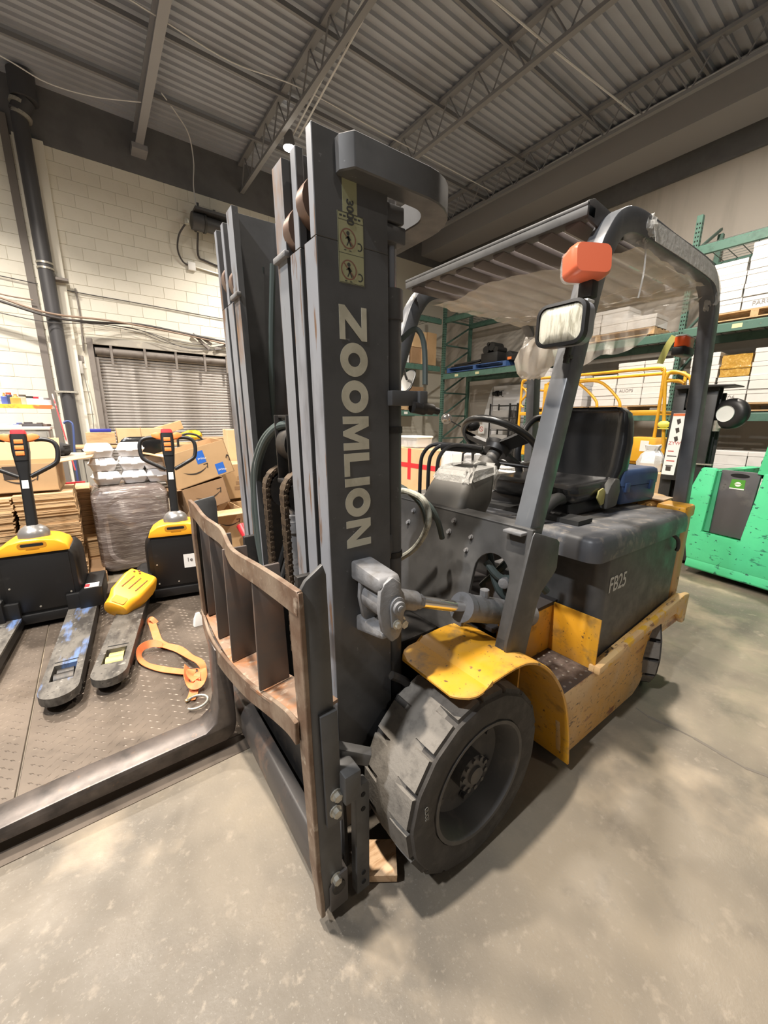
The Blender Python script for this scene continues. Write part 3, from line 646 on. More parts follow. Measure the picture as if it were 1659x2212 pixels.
# ---- near front tyre etc.
def wheel(name, c, R, W, rim_r, out=1, rot=0.0, npitch=17, deep=.015):
    """c: centre of the outer face; tyre goes inwards from there (axis y, out=+1 faces +y)"""
    b = B(); angs = []
    for i in range(npitch):
        for q, k in ((0, 1), (.15, 1), (.17, 0), (.98, 0)): angs.append((2 * PI * (i + q) / npitch, k))
    prof = [(.022, rim_r, 0), (.004, rim_r + .012, 0), (0, R * .80, 0), (.004, R * .925, 0), (.012, R * .942, 1), (.014, R * .985, 2), (.055, R * .998, 2), (.082, R, 3), (W / 2, R, 3), (W - .082, R, 3), (W - .055, R * .998, 2), (W - .014, R * .985, 2), (W - .012, R * .942, 1), (W - .004, R * .925, 0), (W, R * .8, 0), (W, rim_r, 0)]
    rings = []
    for y, r, k in prof:
        rg = []
        for a, notch in angs:
            a2 = a + (PI / npitch if y > W / 2 else 0)
            rr = r - (deep if (k == 2 and notch) else 0)
            rg.append((c[0] + rr * math.cos(a2), c[1] - out * y, c[2] + rr * math.sin(a2)))
        rings.append(rg)
    b.loft(rings, cap=False)
    m = None
    if rot: m = Matrix.Translation((c[0], c[1] - out * W / 2, c[2])) @ Matrix.Rotation(rot, 4, 'Z') @ Matrix.Translation((-c[0], -c[1] + out * W / 2, -c[2]))
    t = b.build(name, [tyre, tread], FK, smooth=28, world=m)
    for p in t.data.polygons:
        ctr = p.center + OFF[t.name]; q = (m.inverted() @ ctr) if m else ctr
        if math.hypot(q.x - c[0], q.z - c[2]) > R * .962: p.material_index = 1
    o_ = out; cx, cy, cz = c
    rb = B().lathe([(rim_r + .010, .018), (rim_r + .008, .000), (rim_r - .004, .001), (rim_r - .010, .010), (rim_r - .022, .03), (rim_r - .036, .075), (rim_r - .07, .088), (.060, .088), (.060, .040), (.048, .034), (.030, .034), (.028, .025), (.001, .024)], c, (0, -o_, 0), 48, cap=False)
    r_ = rb.build('rim', rimm, t, smooth=35, world=m)
    for i in range(10):
        a = 2 * PI * i / 10 + .2; B().bolt((cx + .052 * math.cos(a), cy - o_ * .040, cz + .052 * math.sin(a)), (0, o_, 0), .0085, .010, False).build('hub_bolt', rimm, t, world=m)
    for i in range(6):
        a = 2 * PI * i / 6 + .45; B().bolt((cx + (rim_r - .062) * math.cos(a), cy - o_ * .087, cz + (rim_r - .062) * math.sin(a)), (0, o_, 0), .012, .014).build('wheel_nut', rimm, t, world=m)
    return t
fw = wheel('front_tyre', (-.842, -.612, .303), .304, .236, .192)
wheel('front_tyre', (-.842, my(-.612), .303), .304, .236, .192, out=-1)
yl_ = text('tyre_marking', 'SOLID', .018, (-.600, -.6112, .325), (.10, 0, 1), (-1, 0, .10), M('tyre_mark_pale', (.30, .29, .26), .6), fw)
wheel('rear_tyre', (-2.30, -.665, .225), .225, .165, .12, rot=math.radians(31), npitch=14, deep=.022)
wheel('rear_tyre', (-2.30, my(-.70), .225), .225, .165, .12, out=-1, rot=math.radians(24), npitch=14, deep=.022)
# drive axle and dark chassis
B().cyl((-.862, -.80, .298), (-.862, my(-.80), .298), .09, 20).box(-.72, -1.05, -.98, my(-.98), .20, .62).box(-1.0, -1.42, -.90, my(-.90), .14, .60).box(-1.60, -2.5, -.70, my(-.70), .16, .42).build('chassis', steeld, FK, bevel=.01)
B().tube([(-.70, -.90, .47), (-.73, -.86, .52), (-.71, -.84, .58), (-.66, -.85, .62)], .014, 8, 4).tube([(-.72, -.90, .40), (-.75, -.88, .44), (-.80, -.88, .46)], .02, 8, 4).build('axle_bracket', steeld, FK)
# fender
FP = [(-.715, .650), (-.80, .657), (-.95, .662), (-1.04, .642), (-1.125, .588), (-1.20, .51), (-1.26, .425), (-1.305, .33), (-1.345, .20), (-1.372, .05)]
Pf = catmull([Vector((p[0], 0, p[1])) for p in FP], 4); rings = []
for i, p in enumerate(Pf):
    t = (Pf[min(i + 1, len(Pf) - 1)] - Pf[max(i - 1, 0)]).normalized(); nrm = Vector((t.z, 0, -t.x)) * -1
    if nrm.z < 0 and i < 5: nrm = -nrm
    u = (p.x + .715) / -.06
    cut = .05 * (1 - min(1, max(0, u))) ** 2
    ya, yb = -.600 - cut, -.905 + cut * .8
    q = p - nrm * .011
    rings.append([(p.x, ya, p.z), (p.x, yb, p.z), (q.x, yb, q.z), (q.x, ya, q.z)])
B().loft(rings).build('front_fender', yellow, FK, bevel=.0025, seg=1, smooth=40)
rings2 = [[(a[0], my(a[1]), a[2]) for a in r] for r in rings]
B().loft(rings2).build('front_fender', yellow, FK, smooth=40)
# side skirts
def skirt(f):
    y0, y1 = f(-.632), f(-.655)
    s_ = B().prism([(-1.372, .055), (-1.345, .20), (-1.318, .30), (-1.297, .378), (-1.560, .378), (-1.562, .405), (-2.50, .475), (-2.56, .46), (-2.56, .30), (-2.29, .305), (-2.20, .20), (-2.12, .075), (-2.05, .045)], 'y', y0, y1).build('side_skirt', yelworn, FK, bevel=.003)
    B().prism([(-1.558, .375), (-1.560, .412), (-2.50, .484), (-2.575, .472), (-2.575, .30), (-2.54, .30), (-2.42, .395), (-2.0, .408)], 'y', f(-.606), f(-.634)).build('skirt_band', yelband, s_, bevel=.008)
    B().prism([(-1.40, .05), (-2.05, .04), (-2.03, .02), (-1.43, .025)], 'y', f(-.655), f(-.69)).build('skirt_lip', yelworn, s_)
skirt(lambda y: y); skirt(my)
st_ = B().box(-1.30, -1.575, -.633, -.86, .366, .379).build('step_plate', stepd, FK, bevel=.002)
b = B(); random.seed(5)
for i in range(6):
    for j in range(5):
        x_, y_ = -1.335 - .042 * i + (.02 if j % 2 else 0), -.655 - .042 * j
        b.sphere((x_, y_, .379), .0065, 5, (1, 1, .45))
b.build('anti_slip_stud', M('worn_stud_steel', (.20, .18, .16), .4, .4), st_)
B().box(-1.571, -1.579, -.634, -.85, .379, .612).build('step_riser', yellow, FK, bevel=.002)
B().box(-1.19, -1.58, -.846, -.858, .379, .612).box(-1.185, -1.195, -.74, -.85, .379, .69).build('step_side_panel', yellow, FK, bevel=.002)
B().box(-1.15, -1.60, -.84, my(-.84), .60, .618).build('cab_floor', M('floor_mat_black', (.03, .026, .026), .7), FK, bevel=.002)
# cowl leaning back, with arches for the tilt cylinders
LEAN = Matrix(((1, 0, -.22, .22 * .63), (0, 1, 0, 0), (0, 0, 1, 0), (0, 0, 0, 1)))
def archp(c, hw, zt, n=12): return [(c + hw * math.cos(PI * i / n), zt - hw + hw * math.sin(PI * i / n)) for i in range(n + 1)]
a1 = [(-.718, .62)] + archp(-.792, .074, .958) + [(-.872, .62)]
c2 = my(-.792); a2 = [(my(-.872), .62)] + archp(c2, .074, .958) + [(my(-.718), .62)]
poly = [(-.672, 1.065), (-.672, .62)] + a1 + a2 + [(my(-.672), .62), (my(-.672), 1.065)]
cw = B().prism(poly, 'x', -.985, -1.0).build('cowl', dark, FK, world=LEAN, smooth=0, bevel=.0015, seg=1)
B().box(-.985, -1.06, -.69, my(-.69), 1.055, 1.066).build('cowl_top_lip', dark, cw, world=LEAN, bevel=.003)
for y_, z_ in ((-1.235, 1.025), (-1.255, .972), (-1.125, 1.030), (-1.14, .985), (-1.0, 1.030), (-1.015, .985), (-.905, .99), (-.915, .94)):
    B().bolt((-.985, y_, z_), (1, 0, 0), .0075 if y_ < -.95 else .006, .008).build('cowl_bolt', caststeel, cw, world=LEAN)
for f in ((lambda y: y), my):
    sp = B().prism([(-.988, .672), (-.988, .70), (-1.078, 1.045), (-1.088, 1.058), (-1.225, 1.012), (-1.242, .998), (-1.242, .905), (-1.232, .89), (-1.16, .835), (-1.142, .80), (-1.10, .618), (-1.012, .64)], 'y', f(-.668), f(-.680)).build('cowl_side_plate', dark, FK, bevel=.003)
    B().box(-.985, -1.0, f(-.672), f(-.716), .635, .70).build('column_foot', dark, sp, world=LEAN)
for x_, z_ in ((-1.135, .74), (-1.118, .69)): B().bolt((x_, -.70, z_), (0, 1, 0), .011, .012).build('side_bolt', galv, FK)
B().box(-1.10, -1.145, -.705, -.70, .66, .77).build('bolt_plate', galv, FK)
B().box(-1.045, -1.13, -.69, -.76, 1.045, 1.056).build('pillar_foot_plate', caststeel, FK, bevel=.003)
# tangle inside the arch
for k, pts in enumerate(([(-1.1, -.86, .9), (-1.12, -.80, .85), (-1.2, -.75, .86), (-1.25, -.70, .80)], [(-1.15, -.9, .95), (-1.13, -.82, .80), (-1.2, -.78, .74)], [(-1.2, -.95, .75), (-1.18, -.82, .9), (-1.3, -.8, .98)])):
    B().tube(pts, .014, 8, 5).build('valve_hose', hose, FK)
B().box(-1.18, -1.30, -.80, -.92, .72, .86).cyl((-1.15, -.80, .84), (-1.10, -.78, .84), .02, 10).build('valve_block', caststeel, FK, bevel=.006)
# tilt cylinder and its clevis on the mast
def tilt(f):
    y_ = f(-.795)
    t = B().cyl((-.915, y_, .800), (-1.30, y_, .655), .046, 24).cyl((-.905, y_, .804), (-.93, y_, .794), .050, 24).cyl((-1.02, y_, .80), (-1.02, y_, .835), .016, 10).build('tilt_cylinder', caststeel, FK)
    B().cyl((-.60, y_, .925), (-.91, y_, .802), .0185, 20).build('piston_rod', chrome, t)
    B().cyl((-.60, y_, .925), (-.70, y_, .885), .029, 18).cyl((-.70, y_, .885), (-.725, y_, .875), .023, 6).cyl((-.585, y_ + .04, .925), (-.585, y_ - .04, .925), .045, 20).build('rod_end', caststeel, t)
    cl = B()
    hexo = [(-.548, .995), (-.575, 1.008), (-.603, .985), (-.610, .93), (-.615, .86), (-.598, .828), (-.575, .822), (-.545, .86), (-.533, .92), (-.536, .975)]
    cl.prism(hexo, 'y', f(-.738), f(-.754))
    c_ = cl.build('clevis', caststeel, FK, bevel=.004)
    B().prism([(p[0] - .005, p[1]) for p in hexo], 'y', f(-.838), f(-.854)).build('clevis_cheek', caststeel, c_, bevel=.004)
    B().prism([(f(-.738), .985), (f(-.75), 1.008), (f(-.882), 1.02), (f(-.882), .965), (f(-.755), .965)], 'x', -.535, -.605).build('clevis_web', caststeel, c_, bevel=.008)
    B().prism([(f(-.75), .85), (f(-.75), .83), (f(-.882), .80), (f(-.882), .85)], 'x', -.55, -.605).build('clevis_web', caststeel, c_, bevel=.008)
    oval = [(-.588 + .024 * math.cos(t_), .925 + .026 * math.sin(t_)) for t_ in [PI * i / 8 for i in range(9)]] + [(-.588 - .017, .875), (-.585, .862), (-.570, .868)]
    pn = B().prism(oval, 'y', f(-.738), f(-.731)).cyl((-.588, f(-.731), .922), (-.588, f(-.722), .922), .019, 20).cyl((-.588, f(-.722), .922), (-.588, f(-.718), .922), .010, 12)
    pn.build('pin_keeper', caststeel, c_, bevel=.0015)
    B().bolt((-.583, f(-.731), .876), (0, 1 if f(-1) == -1 else -1, 0), .009, .009).build('keeper_bolt', galv, c_)
    B().bolt((-.618, f(-.76), .86), (0, 1 if f(-1) == -1 else -1, 0), .012, .02).build('keeper_bolt', galv, c_)
tilt(lambda y: y); tilt(my)
# battery box, cover, counterweight
bx = B().prism([(-1.60, -.66)] and rrect(.86, 1.22, .045, 5, -2.03, YC), 'z', .40, .93).build('battery_box', dark, FK, smooth=40)
text('model_lettering', 'FB25', .098, (-1.655, -.6585, .700), (-1, 0, -.02), (0, 0, 1), silver, bx, bold=.0012, sx=.83)
b = B(); rg = []
for z, g in ((.868, 0), (.905, .002), (.945, -.004), (.960, -.014), (.967, -.032)):
    rg.append([(p[0], p[1], z - (p[0] + 1.5) * -.022 * 1.0) for p in rrect(1.0 + 2 * g, 1.26 + 2 * g, .05 + max(g, -.02), 6, -1.975, YC)])
b.loft(rg).build('battery_cover', M('cover_paint', (.075, .078, .086), .38, spots=[(4, (.27, .245, .21), .52, .66), (20, (.17, .155, .14), .57, .66)], rvar=(8, .28, .6)), FK, smooth=50)
B().tube([(-2.30, -.655, .845), (-2.33, -.640, .82), (-2.35, -.638, .78), (-2.36, -.645, .755)], .009, 8, 5).build('cover_strap', rubber, FK)
b = B(); rg = []
for z, g in ((.24, -.05), (.30, 0), (.86, 0), (.935, -.005), (.96, -.03)):
    rg.append([(p[0], p[1], z) for p in rrect(.40 + 2 * g, .90 + 2 * g, .12, 6, -2.68, YC)])
cwt = b.build if False else None
b.loft(rg).build('counterweight', yelworn, FK, smooth=45)
B().box(-2.462, -2.585, -.668, -.72, .30, .955).build('counterweight_edge', M('edge_yellow', (.55, .27, .05), .5, spots=[(6, (.50, .36, .20), .45, .65, (1, 1, .3)), (16, (.16, .08, .03), .62, .7)]), FK, bevel=.012)
B().box(-2.452, -2.60, -.66, -.80, .90, .968).build('counterweight_cap', yellow, FK, bevel=.015)

# ---- overhead guard
def guard(y0, y1, y2):
    P = [(-1.125, y0, 1.03), (-1.27, lerp(y0, y1, .5), 1.48), (-1.405, y1, 1.88), (-1.455, y1, 1.985), (-1.53, y1, 2.055), (-1.66, y1, 2.083), (-1.95, y1, 2.083), (-2.30, y2, 2.075), (-2.43, y2, 2.05), (-2.515, y2, 1.975), (-2.555, y2, 1.85), (-2.60, y2, 1.40), (-2.635, y2, .95)]
    return B().ribbon(P, .078, .062, (0, 1, 0), smooth=5).build('guard_pillar', M('guard_paint', (.105, .112, .122), .38, spots=[(16, (.15, .155, .16), .6, .7, (1, 1, .15)), (6, (.08, .082, .09), .45, .65)], rvar=(12, .28, .5)), FK, bevel=.005, smooth=40)
guard(-.722, -.752, -.742); guard(-1.735, -1.705, -1.71)
B().bar((-1.385, -.765, 2.058), (-1.385, -1.675, 2.058), .05, .034).bar((-1.365, -.765, 2.075), (-1.365, -1.675, 2.075), .014, .012).build('guard_front_bar', dark, FK, bevel=.003)
for y_ in (-.80, -.94, -1.08, -1.22, -1.36, -1.50, -1.62): B().sphere((-1.385, y_, 2.078), .011, 6, (1, 1, .6)).build('guard_bolt', dark, FK)
B().prism([(-1.365, 2.085), (-1.40, 2.098), (-1.50, 2.09), (-1.62, 2.085), (-1.62, 2.03), (-1.48, 2.02), (-1.37, 2.035)], 'y', -.765, -.775).build('guard_gusset', dark, FK, bevel=.002)
B().bar((-2.42, -.76, 2.045), (-2.42, -1.70, 2.045), .05, .04).build('guard_rear_bar', dark, FK, bevel=.003)
for i in range(9):
    y_ = -.825 - i * .1
    B().cbox((-1.90, y_, 2.045), 1.04, .052, .026, Matrix.Rotation(.25, 3, 'X')).build('guard_slat', M('slat_brown_grey', (.12, .10, .095), .5), FK, bevel=.003)
# plastic film under the roof and hanging at the back
random.seed(11)
def wr(x, y): return .008 * math.sin(x * 31 + y * 9) + .006 * math.sin(y * 47 - x * 13) + .004 * math.sin(x * 77 + y * 61)
nx, ny = 26, 34; b = B(); G = []
for i in range(nx + 1):
    u = i / nx; row = []
    for j in range(ny + 1):
        v = j / ny; x = lerp(-1.66 + .10 * v - .04 * math.sin(v * 9), -2.47, u); y = lerp(-.735, -1.735, v)
        sag = .05 * math.sin(PI * v) * math.sin(PI * min(1, u * 1.1))
        z = 2.018 - sag + wr(x, y) * .6
        row.append((x, y, z))
    G.append(row)
for k in range(1, 9):
    row = []
    for j in range(ny + 1):
        v = j / ny; x = -2.47 - .02 * math.sin(k * .8 + v * 8); y = lerp(-.735, -1.735, v)
        drop = (.28 * math.sin(PI * .5 * min(1, v * 1.5)) + .02 * math.sin(v * 23)) * k / 8
        row.append((x, y, 2.01 - drop + wr(x * 3, y) * .6))
    G.append(row)
V = [[b.bm.verts.new(p) for p in r] for r in G]
for r0, r1 in zip(V, V[1:]):
    for j in range(ny): b.bm.faces.new((r0[j], r0[j + 1], r1[j + 1], r1[j]))
b.build('film_sheet', film, FK, smooth=180)
def crumple(name, c, r, sc, seed, mat=filmtight):
    random.seed(seed); b = B().sphere(c, r, 10, sc)
    lo, hi = (.72, 1.22) if r < .08 else (.88, 1.10)
    for v in b.bm.verts:
        d = (v.co - Vector(c)); v.co = Vector(c) + d * random.uniform(lo, hi)
    return b.build(name, mat, FK, smooth=25 if r < .08 else 180)
crumple('film_knot', (-1.72, -.74, 2.085), .045, (1, .8, 1.0), 1); crumple('film_knot', (-2.50, -.735, 1.985), .04, (.8, .8, 1.3), 2)
crumple('film_bunch', (-2.36, -1.58, 1.79), .12, (.5, 1.1, 1.05), 3, film)
B().ribbon([(-1.72, -.708, 2.07), (-2.05, -.705, 2.07), (-2.38, -.70, 2.055), (-2.50, -.70, 1.99)], .075, .002, (0, 1, .2), smooth=5).build('film_wrap', filmtight, FK)
B().ribbon([(-1.72, -.735, 2.05), (-1.71, -.72, 1.95), (-1.705, -.725, 1.85)], .006, .001, (1, 0, 0), smooth=4).build('film_strand', filmtight, FK)
crumple('film_knot', (-1.44, -1.69, 2.0), .022, (1, .7, 1.4), 4)
# head lamp, marker lamps, far mirror
hl = B(); rg = []
for x, s_ in ((-1.262, .55), (-1.245, .82), (-1.215, 1.0), (-1.178, 1.0)): rg.append([(x, p[0], p[1]) for p in rrect(.148 * s_, .118 * s_, .03 * s_, 5, -.702, 1.682)])
hlo = hl.loft(rg).build('head_lamp', M('lamp_shell_grey', (.25, .26, .29), .4), FK, smooth=45)
b = B(); o_, i_ = rrect(.154, .122, .032, 6, -.702, 1.682), rrect(.136, .104, .025, 6, -.702, 1.682)
b.loft([[(-1.182, *p) for p in o_], [(-1.160, *p) for p in o_], [(-1.158, *p) for p in i_], [(-1.172, *p) for p in i_]], cap=False); b.build('lamp_bezel', black, hlo, smooth=30)
B().loft([[(-1.176, *p) for p in rrect(.14, .108, .024, 6, -.702, 1.682)], [(-1.163, *p) for p in rrect(.132, .10, .022, 6, -.702, 1.682)], [(-1.157, *p) for p in rrect(.07, .05, .014, 6, -.702, 1.682)]]).build('lamp_lens', lensm, hlo, smooth=60)
B().bar((-1.235, -.705, 1.645), (-1.235, -.712, 1.58), .02, .012).bar((-1.235, -.712, 1.60), (-1.31, -.73, 1.60), .02, .012).build('lamp_bracket', steeld, hlo, bevel=.002)
B().box(-1.25, -1.21, -.76, -.65, 1.742, 1.75).build('lamp_visor', white, hlo, bevel=.002)
ml = B(); rm = Matrix.Translation((-1.285, -.705, 1.872)) @ Matrix.Rotation(math.radians(-28), 4, 'Z') @ Matrix.Rotation(math.radians(8), 4, 'X')
ml.loft([[rm @ Vector((p[0], y, p[1])) for p in rrect(.128 * s_, .092 * s_, .02, 4)] for y, s_ in ((-.035, .94), (0, 1.0), (.022, .97), (.032, .88))])
mo_ = ml.build('marker_lamp', redlens, FK, smooth=40)
B().loft([[rm @ Vector((p[0], y, p[1])) for p in rrect(.128 * s_, .092 * s_, .02, 4)] for y, s_ in ((-.065, .75), (-.036, .98))]).build('lamp_back', filmtight, mo_, smooth=40)
B().box(-1.30, -1.34, -.69, -.735, 1.78, 1.84).build('lamp_arm', steeld, mo_, bevel=.004)
rl = B().box(-2.46, -2.585, -.795, -.845, 1.775, 1.825).build('marker_lamp', orlens, FK, bevel=.006)
B().box(-2.455, -2.59, -.79, -.85, 1.735, 1.775).build('lamp_base', black, rl, bevel=.006); B().box(-2.46, -2.585, -.796, -.844, 1.825, 1.831).build('lamp_trim', white, rl, bevel=.002)
B().ribbon([(-2.47, -.85, 1.83), (-2.455, -.87, 1.78), (-2.45, -.89, 1.70)], .03, .002, (1, .3, 0), smooth=4).build('lamp_strap', M('strap_yellow', (.66, .66, .20), .6), rl)
mr = B(); mm = Matrix.Translation((-1.56, -1.885, 1.625)) @ Matrix.Rotation(math.radians(10), 4, 'Z') @ Matrix.Rotation(math.radians(62), 4, 'Y')
mr.loft([[mm @ Vector((p[0], p[1], z)) for p in rrect(.15 * s_, .10 * s_, .045 * s_, 5)] for z, s_ in ((-.02, .6), (0, 1), (.006, 1), (.008, .9))])
B().loft([[mm @ Vector((p[0], p[1], z)) for p in rrect(.135, .088, .04, 5)] for z in (.0082, .010)]).build('mirror_glass', M('mirror_glass', (.75, .74, .70), .08, .9), mr.build('side_mirror', black, FK, smooth=40))
B().tube([(-1.36, -1.71, 1.72), (-1.45, -1.80, 1.70), (-1.55, -1.88, 1.64)], .008, 8, 4).build('mirror_arm', black, FK)
# control column, steering wheel, levers
b = B(); rg = []
for x, z, sx_, sy_ in ((-1.185, 1.02, .20, .24), (-1.21, 1.07, .205, .245), (-1.245, 1.15, .185, .215), (-1.27, 1.20, .165, .185), (-1.275, 1.206, .15, .17)):
    rg.append([(p[0], p[1], z + (p[0] - x) * -.12) for p in rrect(sx_, sy_, .03, 5, x, -1.13)])
B().loft(rg).build('column_housing', M('housing_grey', (.075, .07, .062), .55), FK, smooth=45)
b = B(); rg = []; random.seed(8)
for x, z, sx_, sy_ in ((-1.256, 1.172, .188, .214), (-1.265, 1.190, .180, .202), (-1.275, 1.210, .176, .194), (-1.285, 1.220, .12, .13)):
    rg.append([(p[0] + random.uniform(-.006, .006), p[1] + random.uniform(-.006, .006), z + (p[0] - x) * -.12 + random.uniform(-.008, .008)) for p in rrect(sx_, sy_, .03, 8, x, -1.13)])
B().loft(rg, cap=False).build('film_wrap', filmtight, FK, smooth=20)
ax = Vector((-.6, 0, .8)).normalized(); sc_ = Vector((-1.485, -1.13, 1.305)); sv = ax.cross(Vector((0, 1, 0)))
cp = lambda h, r, a: sc_ + ax * h + r * (math.cos(a) * Vector((0, 1, 0)) + math.sin(a) * sv)
B().cyl(sc_ - ax * .19, sc_ - ax * .10, .058, 14, .050).cyl(sc_ - ax * .10, sc_ - ax * .03, .030, 14).build('steering_column', M('housing_grey', (.075, .07, .062), .55), FK, smooth=40)
random.seed(4); rg = [[sc_ - ax * h + (r + random.uniform(-.006, .006)) * (math.cos(2 * PI * i / 18) * Vector((0, 1, 0)) + math.sin(2 * PI * i / 18) * sv) for i in range(18)] for h, r in ((.21, .075), (.17, .068), (.14, .064))]
B().loft(rg, cap=False).build('film_wrap', filmtight, FK, smooth=20)
sw = B().tube([cp(0, .178, 2 * PI * i / 48) for i in range(48)], .0155, 12, closed=True).build('steering_wheel', M('wheel_black', (.013, .013, .013), .32), FK, smooth=60)
b = B().cyl(sc_ - ax * .055, sc_ - ax * .012, .052, 20, .062)
for a in (math.radians(200), math.radians(-20), math.radians(90)):
    p0, p1 = cp(-.022, .04, a), cp(-.003, .170, a); b.ribbon([p0, (p0 + p1) / 2 - ax * .002, p1], .062 if a < 1.5 and a > -1 else .05, .014, ax)
b.build('wheel_spokes', black, sw, smooth=40)
kb = cp(.03, .15, math.radians(215)); B().sphere(kb, .034, 8, (1, 1, .8)).build('wheel_knob', black, sw)
B().tube([cp(-.10, .03, .2), cp(-.09, .11, .25), cp(-.08, .17, .3)], .006, 8, 4).build('direction_lever', black, FK)
for k, (y_, x_) in enumerate(((-1.345, -1.20), (-1.29, -1.20), (-1.235, -1.20))):
    B().tube([(x_, y_, 1.0), (x_, y_, 1.20), (x_ - .01, y_ + .01, 1.26), (x_ - .03, y_ + .04, 1.293), (x_ - .06, y_ + .09, 1.30), (x_ - .09, y_ + .17, 1.29)], .0085, 8, 5).build('control_lever', black, FK)
b = B().bar((-1.225, -1.24, 1.292), (-1.32, -1.09, 1.285), .05, .035); b.build('lever_handle', black, FK, bevel=.008)
B().tube([(-.74, -1.0, .80), (-.80, -1.09, .857), (-.85, -.973, .968), (-.85, -.907, 1.074), (-.85, -.926, 1.14), (-.85, -.992, 1.161), (-.85, -1.068, 1.154), (-.84, -1.13, 1.10)], .0105, 10, 6).build('hydraulic_hose', hosew, FK)
B().tube([(-.80, -1.10, .95), (-.86, -1.16, 1.10), (-.88, -1.10, 1.155), (-.92, -1.0, 1.12), (-.95, -.97, 1.06), (-.99, -.98, .98)], .0105, 10, 6).build('hydraulic_hose', hose, FK)
B().tube([(-.80, -1.13, .95), (-.85, -1.18, 1.12), (-.89, -1.13, 1.165), (-.95, -1.06, 1.10), (-.98, -1.05, 1.0)], .0105, 10, 6).build('hydraulic_hose', hose, FK)
# seat
SY = -1.125
B().box(-1.72, -2.28, SY - .22, SY + .22, .965, 1.03).build('seat_base', black, FK, bevel=.012)
b = B(); rg = []
for z, g in ((1.015, -.03), (1.045, .0), (1.085, .008), (1.115, -.008), (1.128, -.035), (1.131, -.075)):
    rg.append([(p[0], p[1], z + .05 * max(0, (p[0] + 1.80) / .2) ** 2 - .02 * math.cos((p[1] - SY) * 5.5) * (1 if z > 1.1 else 0)) for p in rrect(.56 + 2 * g, .48 + 2 * g, .09, 6, -1.95, SY)])
B().loft(rg).build('seat_cushion', vinyl, FK, smooth=60)
b = B(); rg = []
for t, d, wd in ((0, .10, .40), (.03, .13, .44), (.12, .14, .47), (.25, .13, .46), (.35, .115, .43), (.40, .095, .40), (.425, .06, .35), (.432, .02, .30)):
    x0 = -2.17 - .28 * t * .9; z = 1.045 + t
    pr = []
    for p in rrect(d, wd, min(d * .45, .06), 10):
        bow = .07 * min(1, abs(p[1]) / (wd / 2)) ** 3.2
        pr.append((x0 - d / 2 + p[0] + (bow if p[0] > 0 else bow * .5), SY + p[1], z))
    rg.append(pr)
B().loft(rg).build('seat_backrest', vinyl, FK, smooth=60)
hr = B()
for s_ in (-1, 1):
    hr.tube([(-2.02, SY + s_ * .25, 1.08), (-2.00, SY + s_ * .27, 1.22), (-2.05, SY + s_ * .275, 1.34), (-2.13, SY + s_ * .265, 1.41), (-2.22, SY + s_ * .24, 1.42)], .022, 8, 5) if s_ < 0 else None
hr.build('hip_restraint', black, FK, smooth=50)
B().prism([(-1.985, .98), (-1.975, 1.06), (-2.0, 1.10), (-2.04, 1.13), (-2.09, 1.125), (-2.11, 1.06), (-2.09, .985)], 'y', SY + .235, SY + .275).build('belt_reel', M('reel_grey', (.11, .105, .095), .55), FK, bevel=.012)
B().prism([(-1.90, 1.045), (-1.91, 1.08), (-1.95, 1.09), (-1.975, 1.07), (-1.972, 1.01), (-1.945, 1.005)], 'y', SY + .255, SY + .262).build('seat_tag', M('tag_yellow', (.52, .47, .16), .6), FK, bevel=.001)
B().box(-1.62, -1.74, -.80, -1.35, .966, .985).tube([(-1.52, -.93, .98), (-1.55, -.92, 1.03), (-1.63, -.92, 1.06), (-1.72, -.94, 1.05)], .028, 12, 4).build('seat_bellows', rubber, FK, smooth=40)
# things on the cover
tb = thing('toolbox', 'blue plastic toolbox case standing on the rear cover of the forklift beside the seat', 'toolbox', (-2.40, -.965, .968))
RT = Matrix.Translation((-2.40, -.965, .99)) @ Matrix.Rotation(math.radians(-6), 4, 'Z')
b = B(); b.loft([[RT @ Vector((p[0], p[1], z)) for p in rrect(.36 * s_, .19 * s_, .02, 4)] for z, s_ in ((-.02, .96), (0, 1), (.075, 1.0))]); b.build('case_bottom', bluebox, tb, smooth=45)
b = B(); b.loft([[RT @ Vector((p[0], p[1], z)) for p in rrect(.365 * s_, .195 * s_, .02, 4)] for z, s_ in ((.078, 1.0), (.13, 1.0), (.155, .96), (.165, .86))]); b.build('case_lid', bluebox, tb, smooth=45)
for x_ in (.135, -.11): B().box(x_ - .02, x_ + .02, .094, .106, .045, .095, RT).build('latch', bluebox, tb, bevel=.003)
B().box(.175, .19, -.04, .04, .05, .09, RT).build('end_latch', bluebox, tb, bevel=.003)
bd = B().box(-2.56, -2.70, -.80, -1.0, .962, .972).build('board', M('board_offcut', (.62, .46, .30), .7), bevel=.002, origin='base'); tag(bd, 'small light wooden board lying behind the blue toolbox on the forklift', 'board')
# ------------------------------------------------------------------ left side of the hall
CM = cam.matrix_world.copy(); CF = 841.5
def at(px, py, axis, val):
    """world point where the sight line of a measured pixel meets the plane axis = val"""
    d = CM.to_3x3() @ Vector(((px - 829.5) / CF, -(py - 1106) / CF, -1)); o = CM.translation
    i = 'xyz'.index(axis); return o + d * ((val - o[i]) / d[i])
card = M('cardboard', (.52, .34, .18), .75, spots=[(3, (.46, .30, .155), .45, .65)])
cardl = M('cardboard_light', (.66, .46, .26), .75, spots=[(3, (.60, .41, .22), .45, .65)])
cardd = M('cardboard_dark', (.36, .225, .125), .75, spots=[(3, (.31, .19, .10), .45, .65)])
cardw = M('white_carton', (.74, .73, .71), .7, spots=[(4, (.68, .67, .65), .45, .7)])
cardw2 = M('white_carton_cool', (.66, .66, .67), .7, spots=[(4, (.60, .60, .61), .45, .7)])
tapem = M('packing_tape', (.50, .36, .20), .35)
inkb = M('box_print_dark', (.045, .035, .03), .6)
bluet = M('blue_tape', (.03, .15, .60), .45)
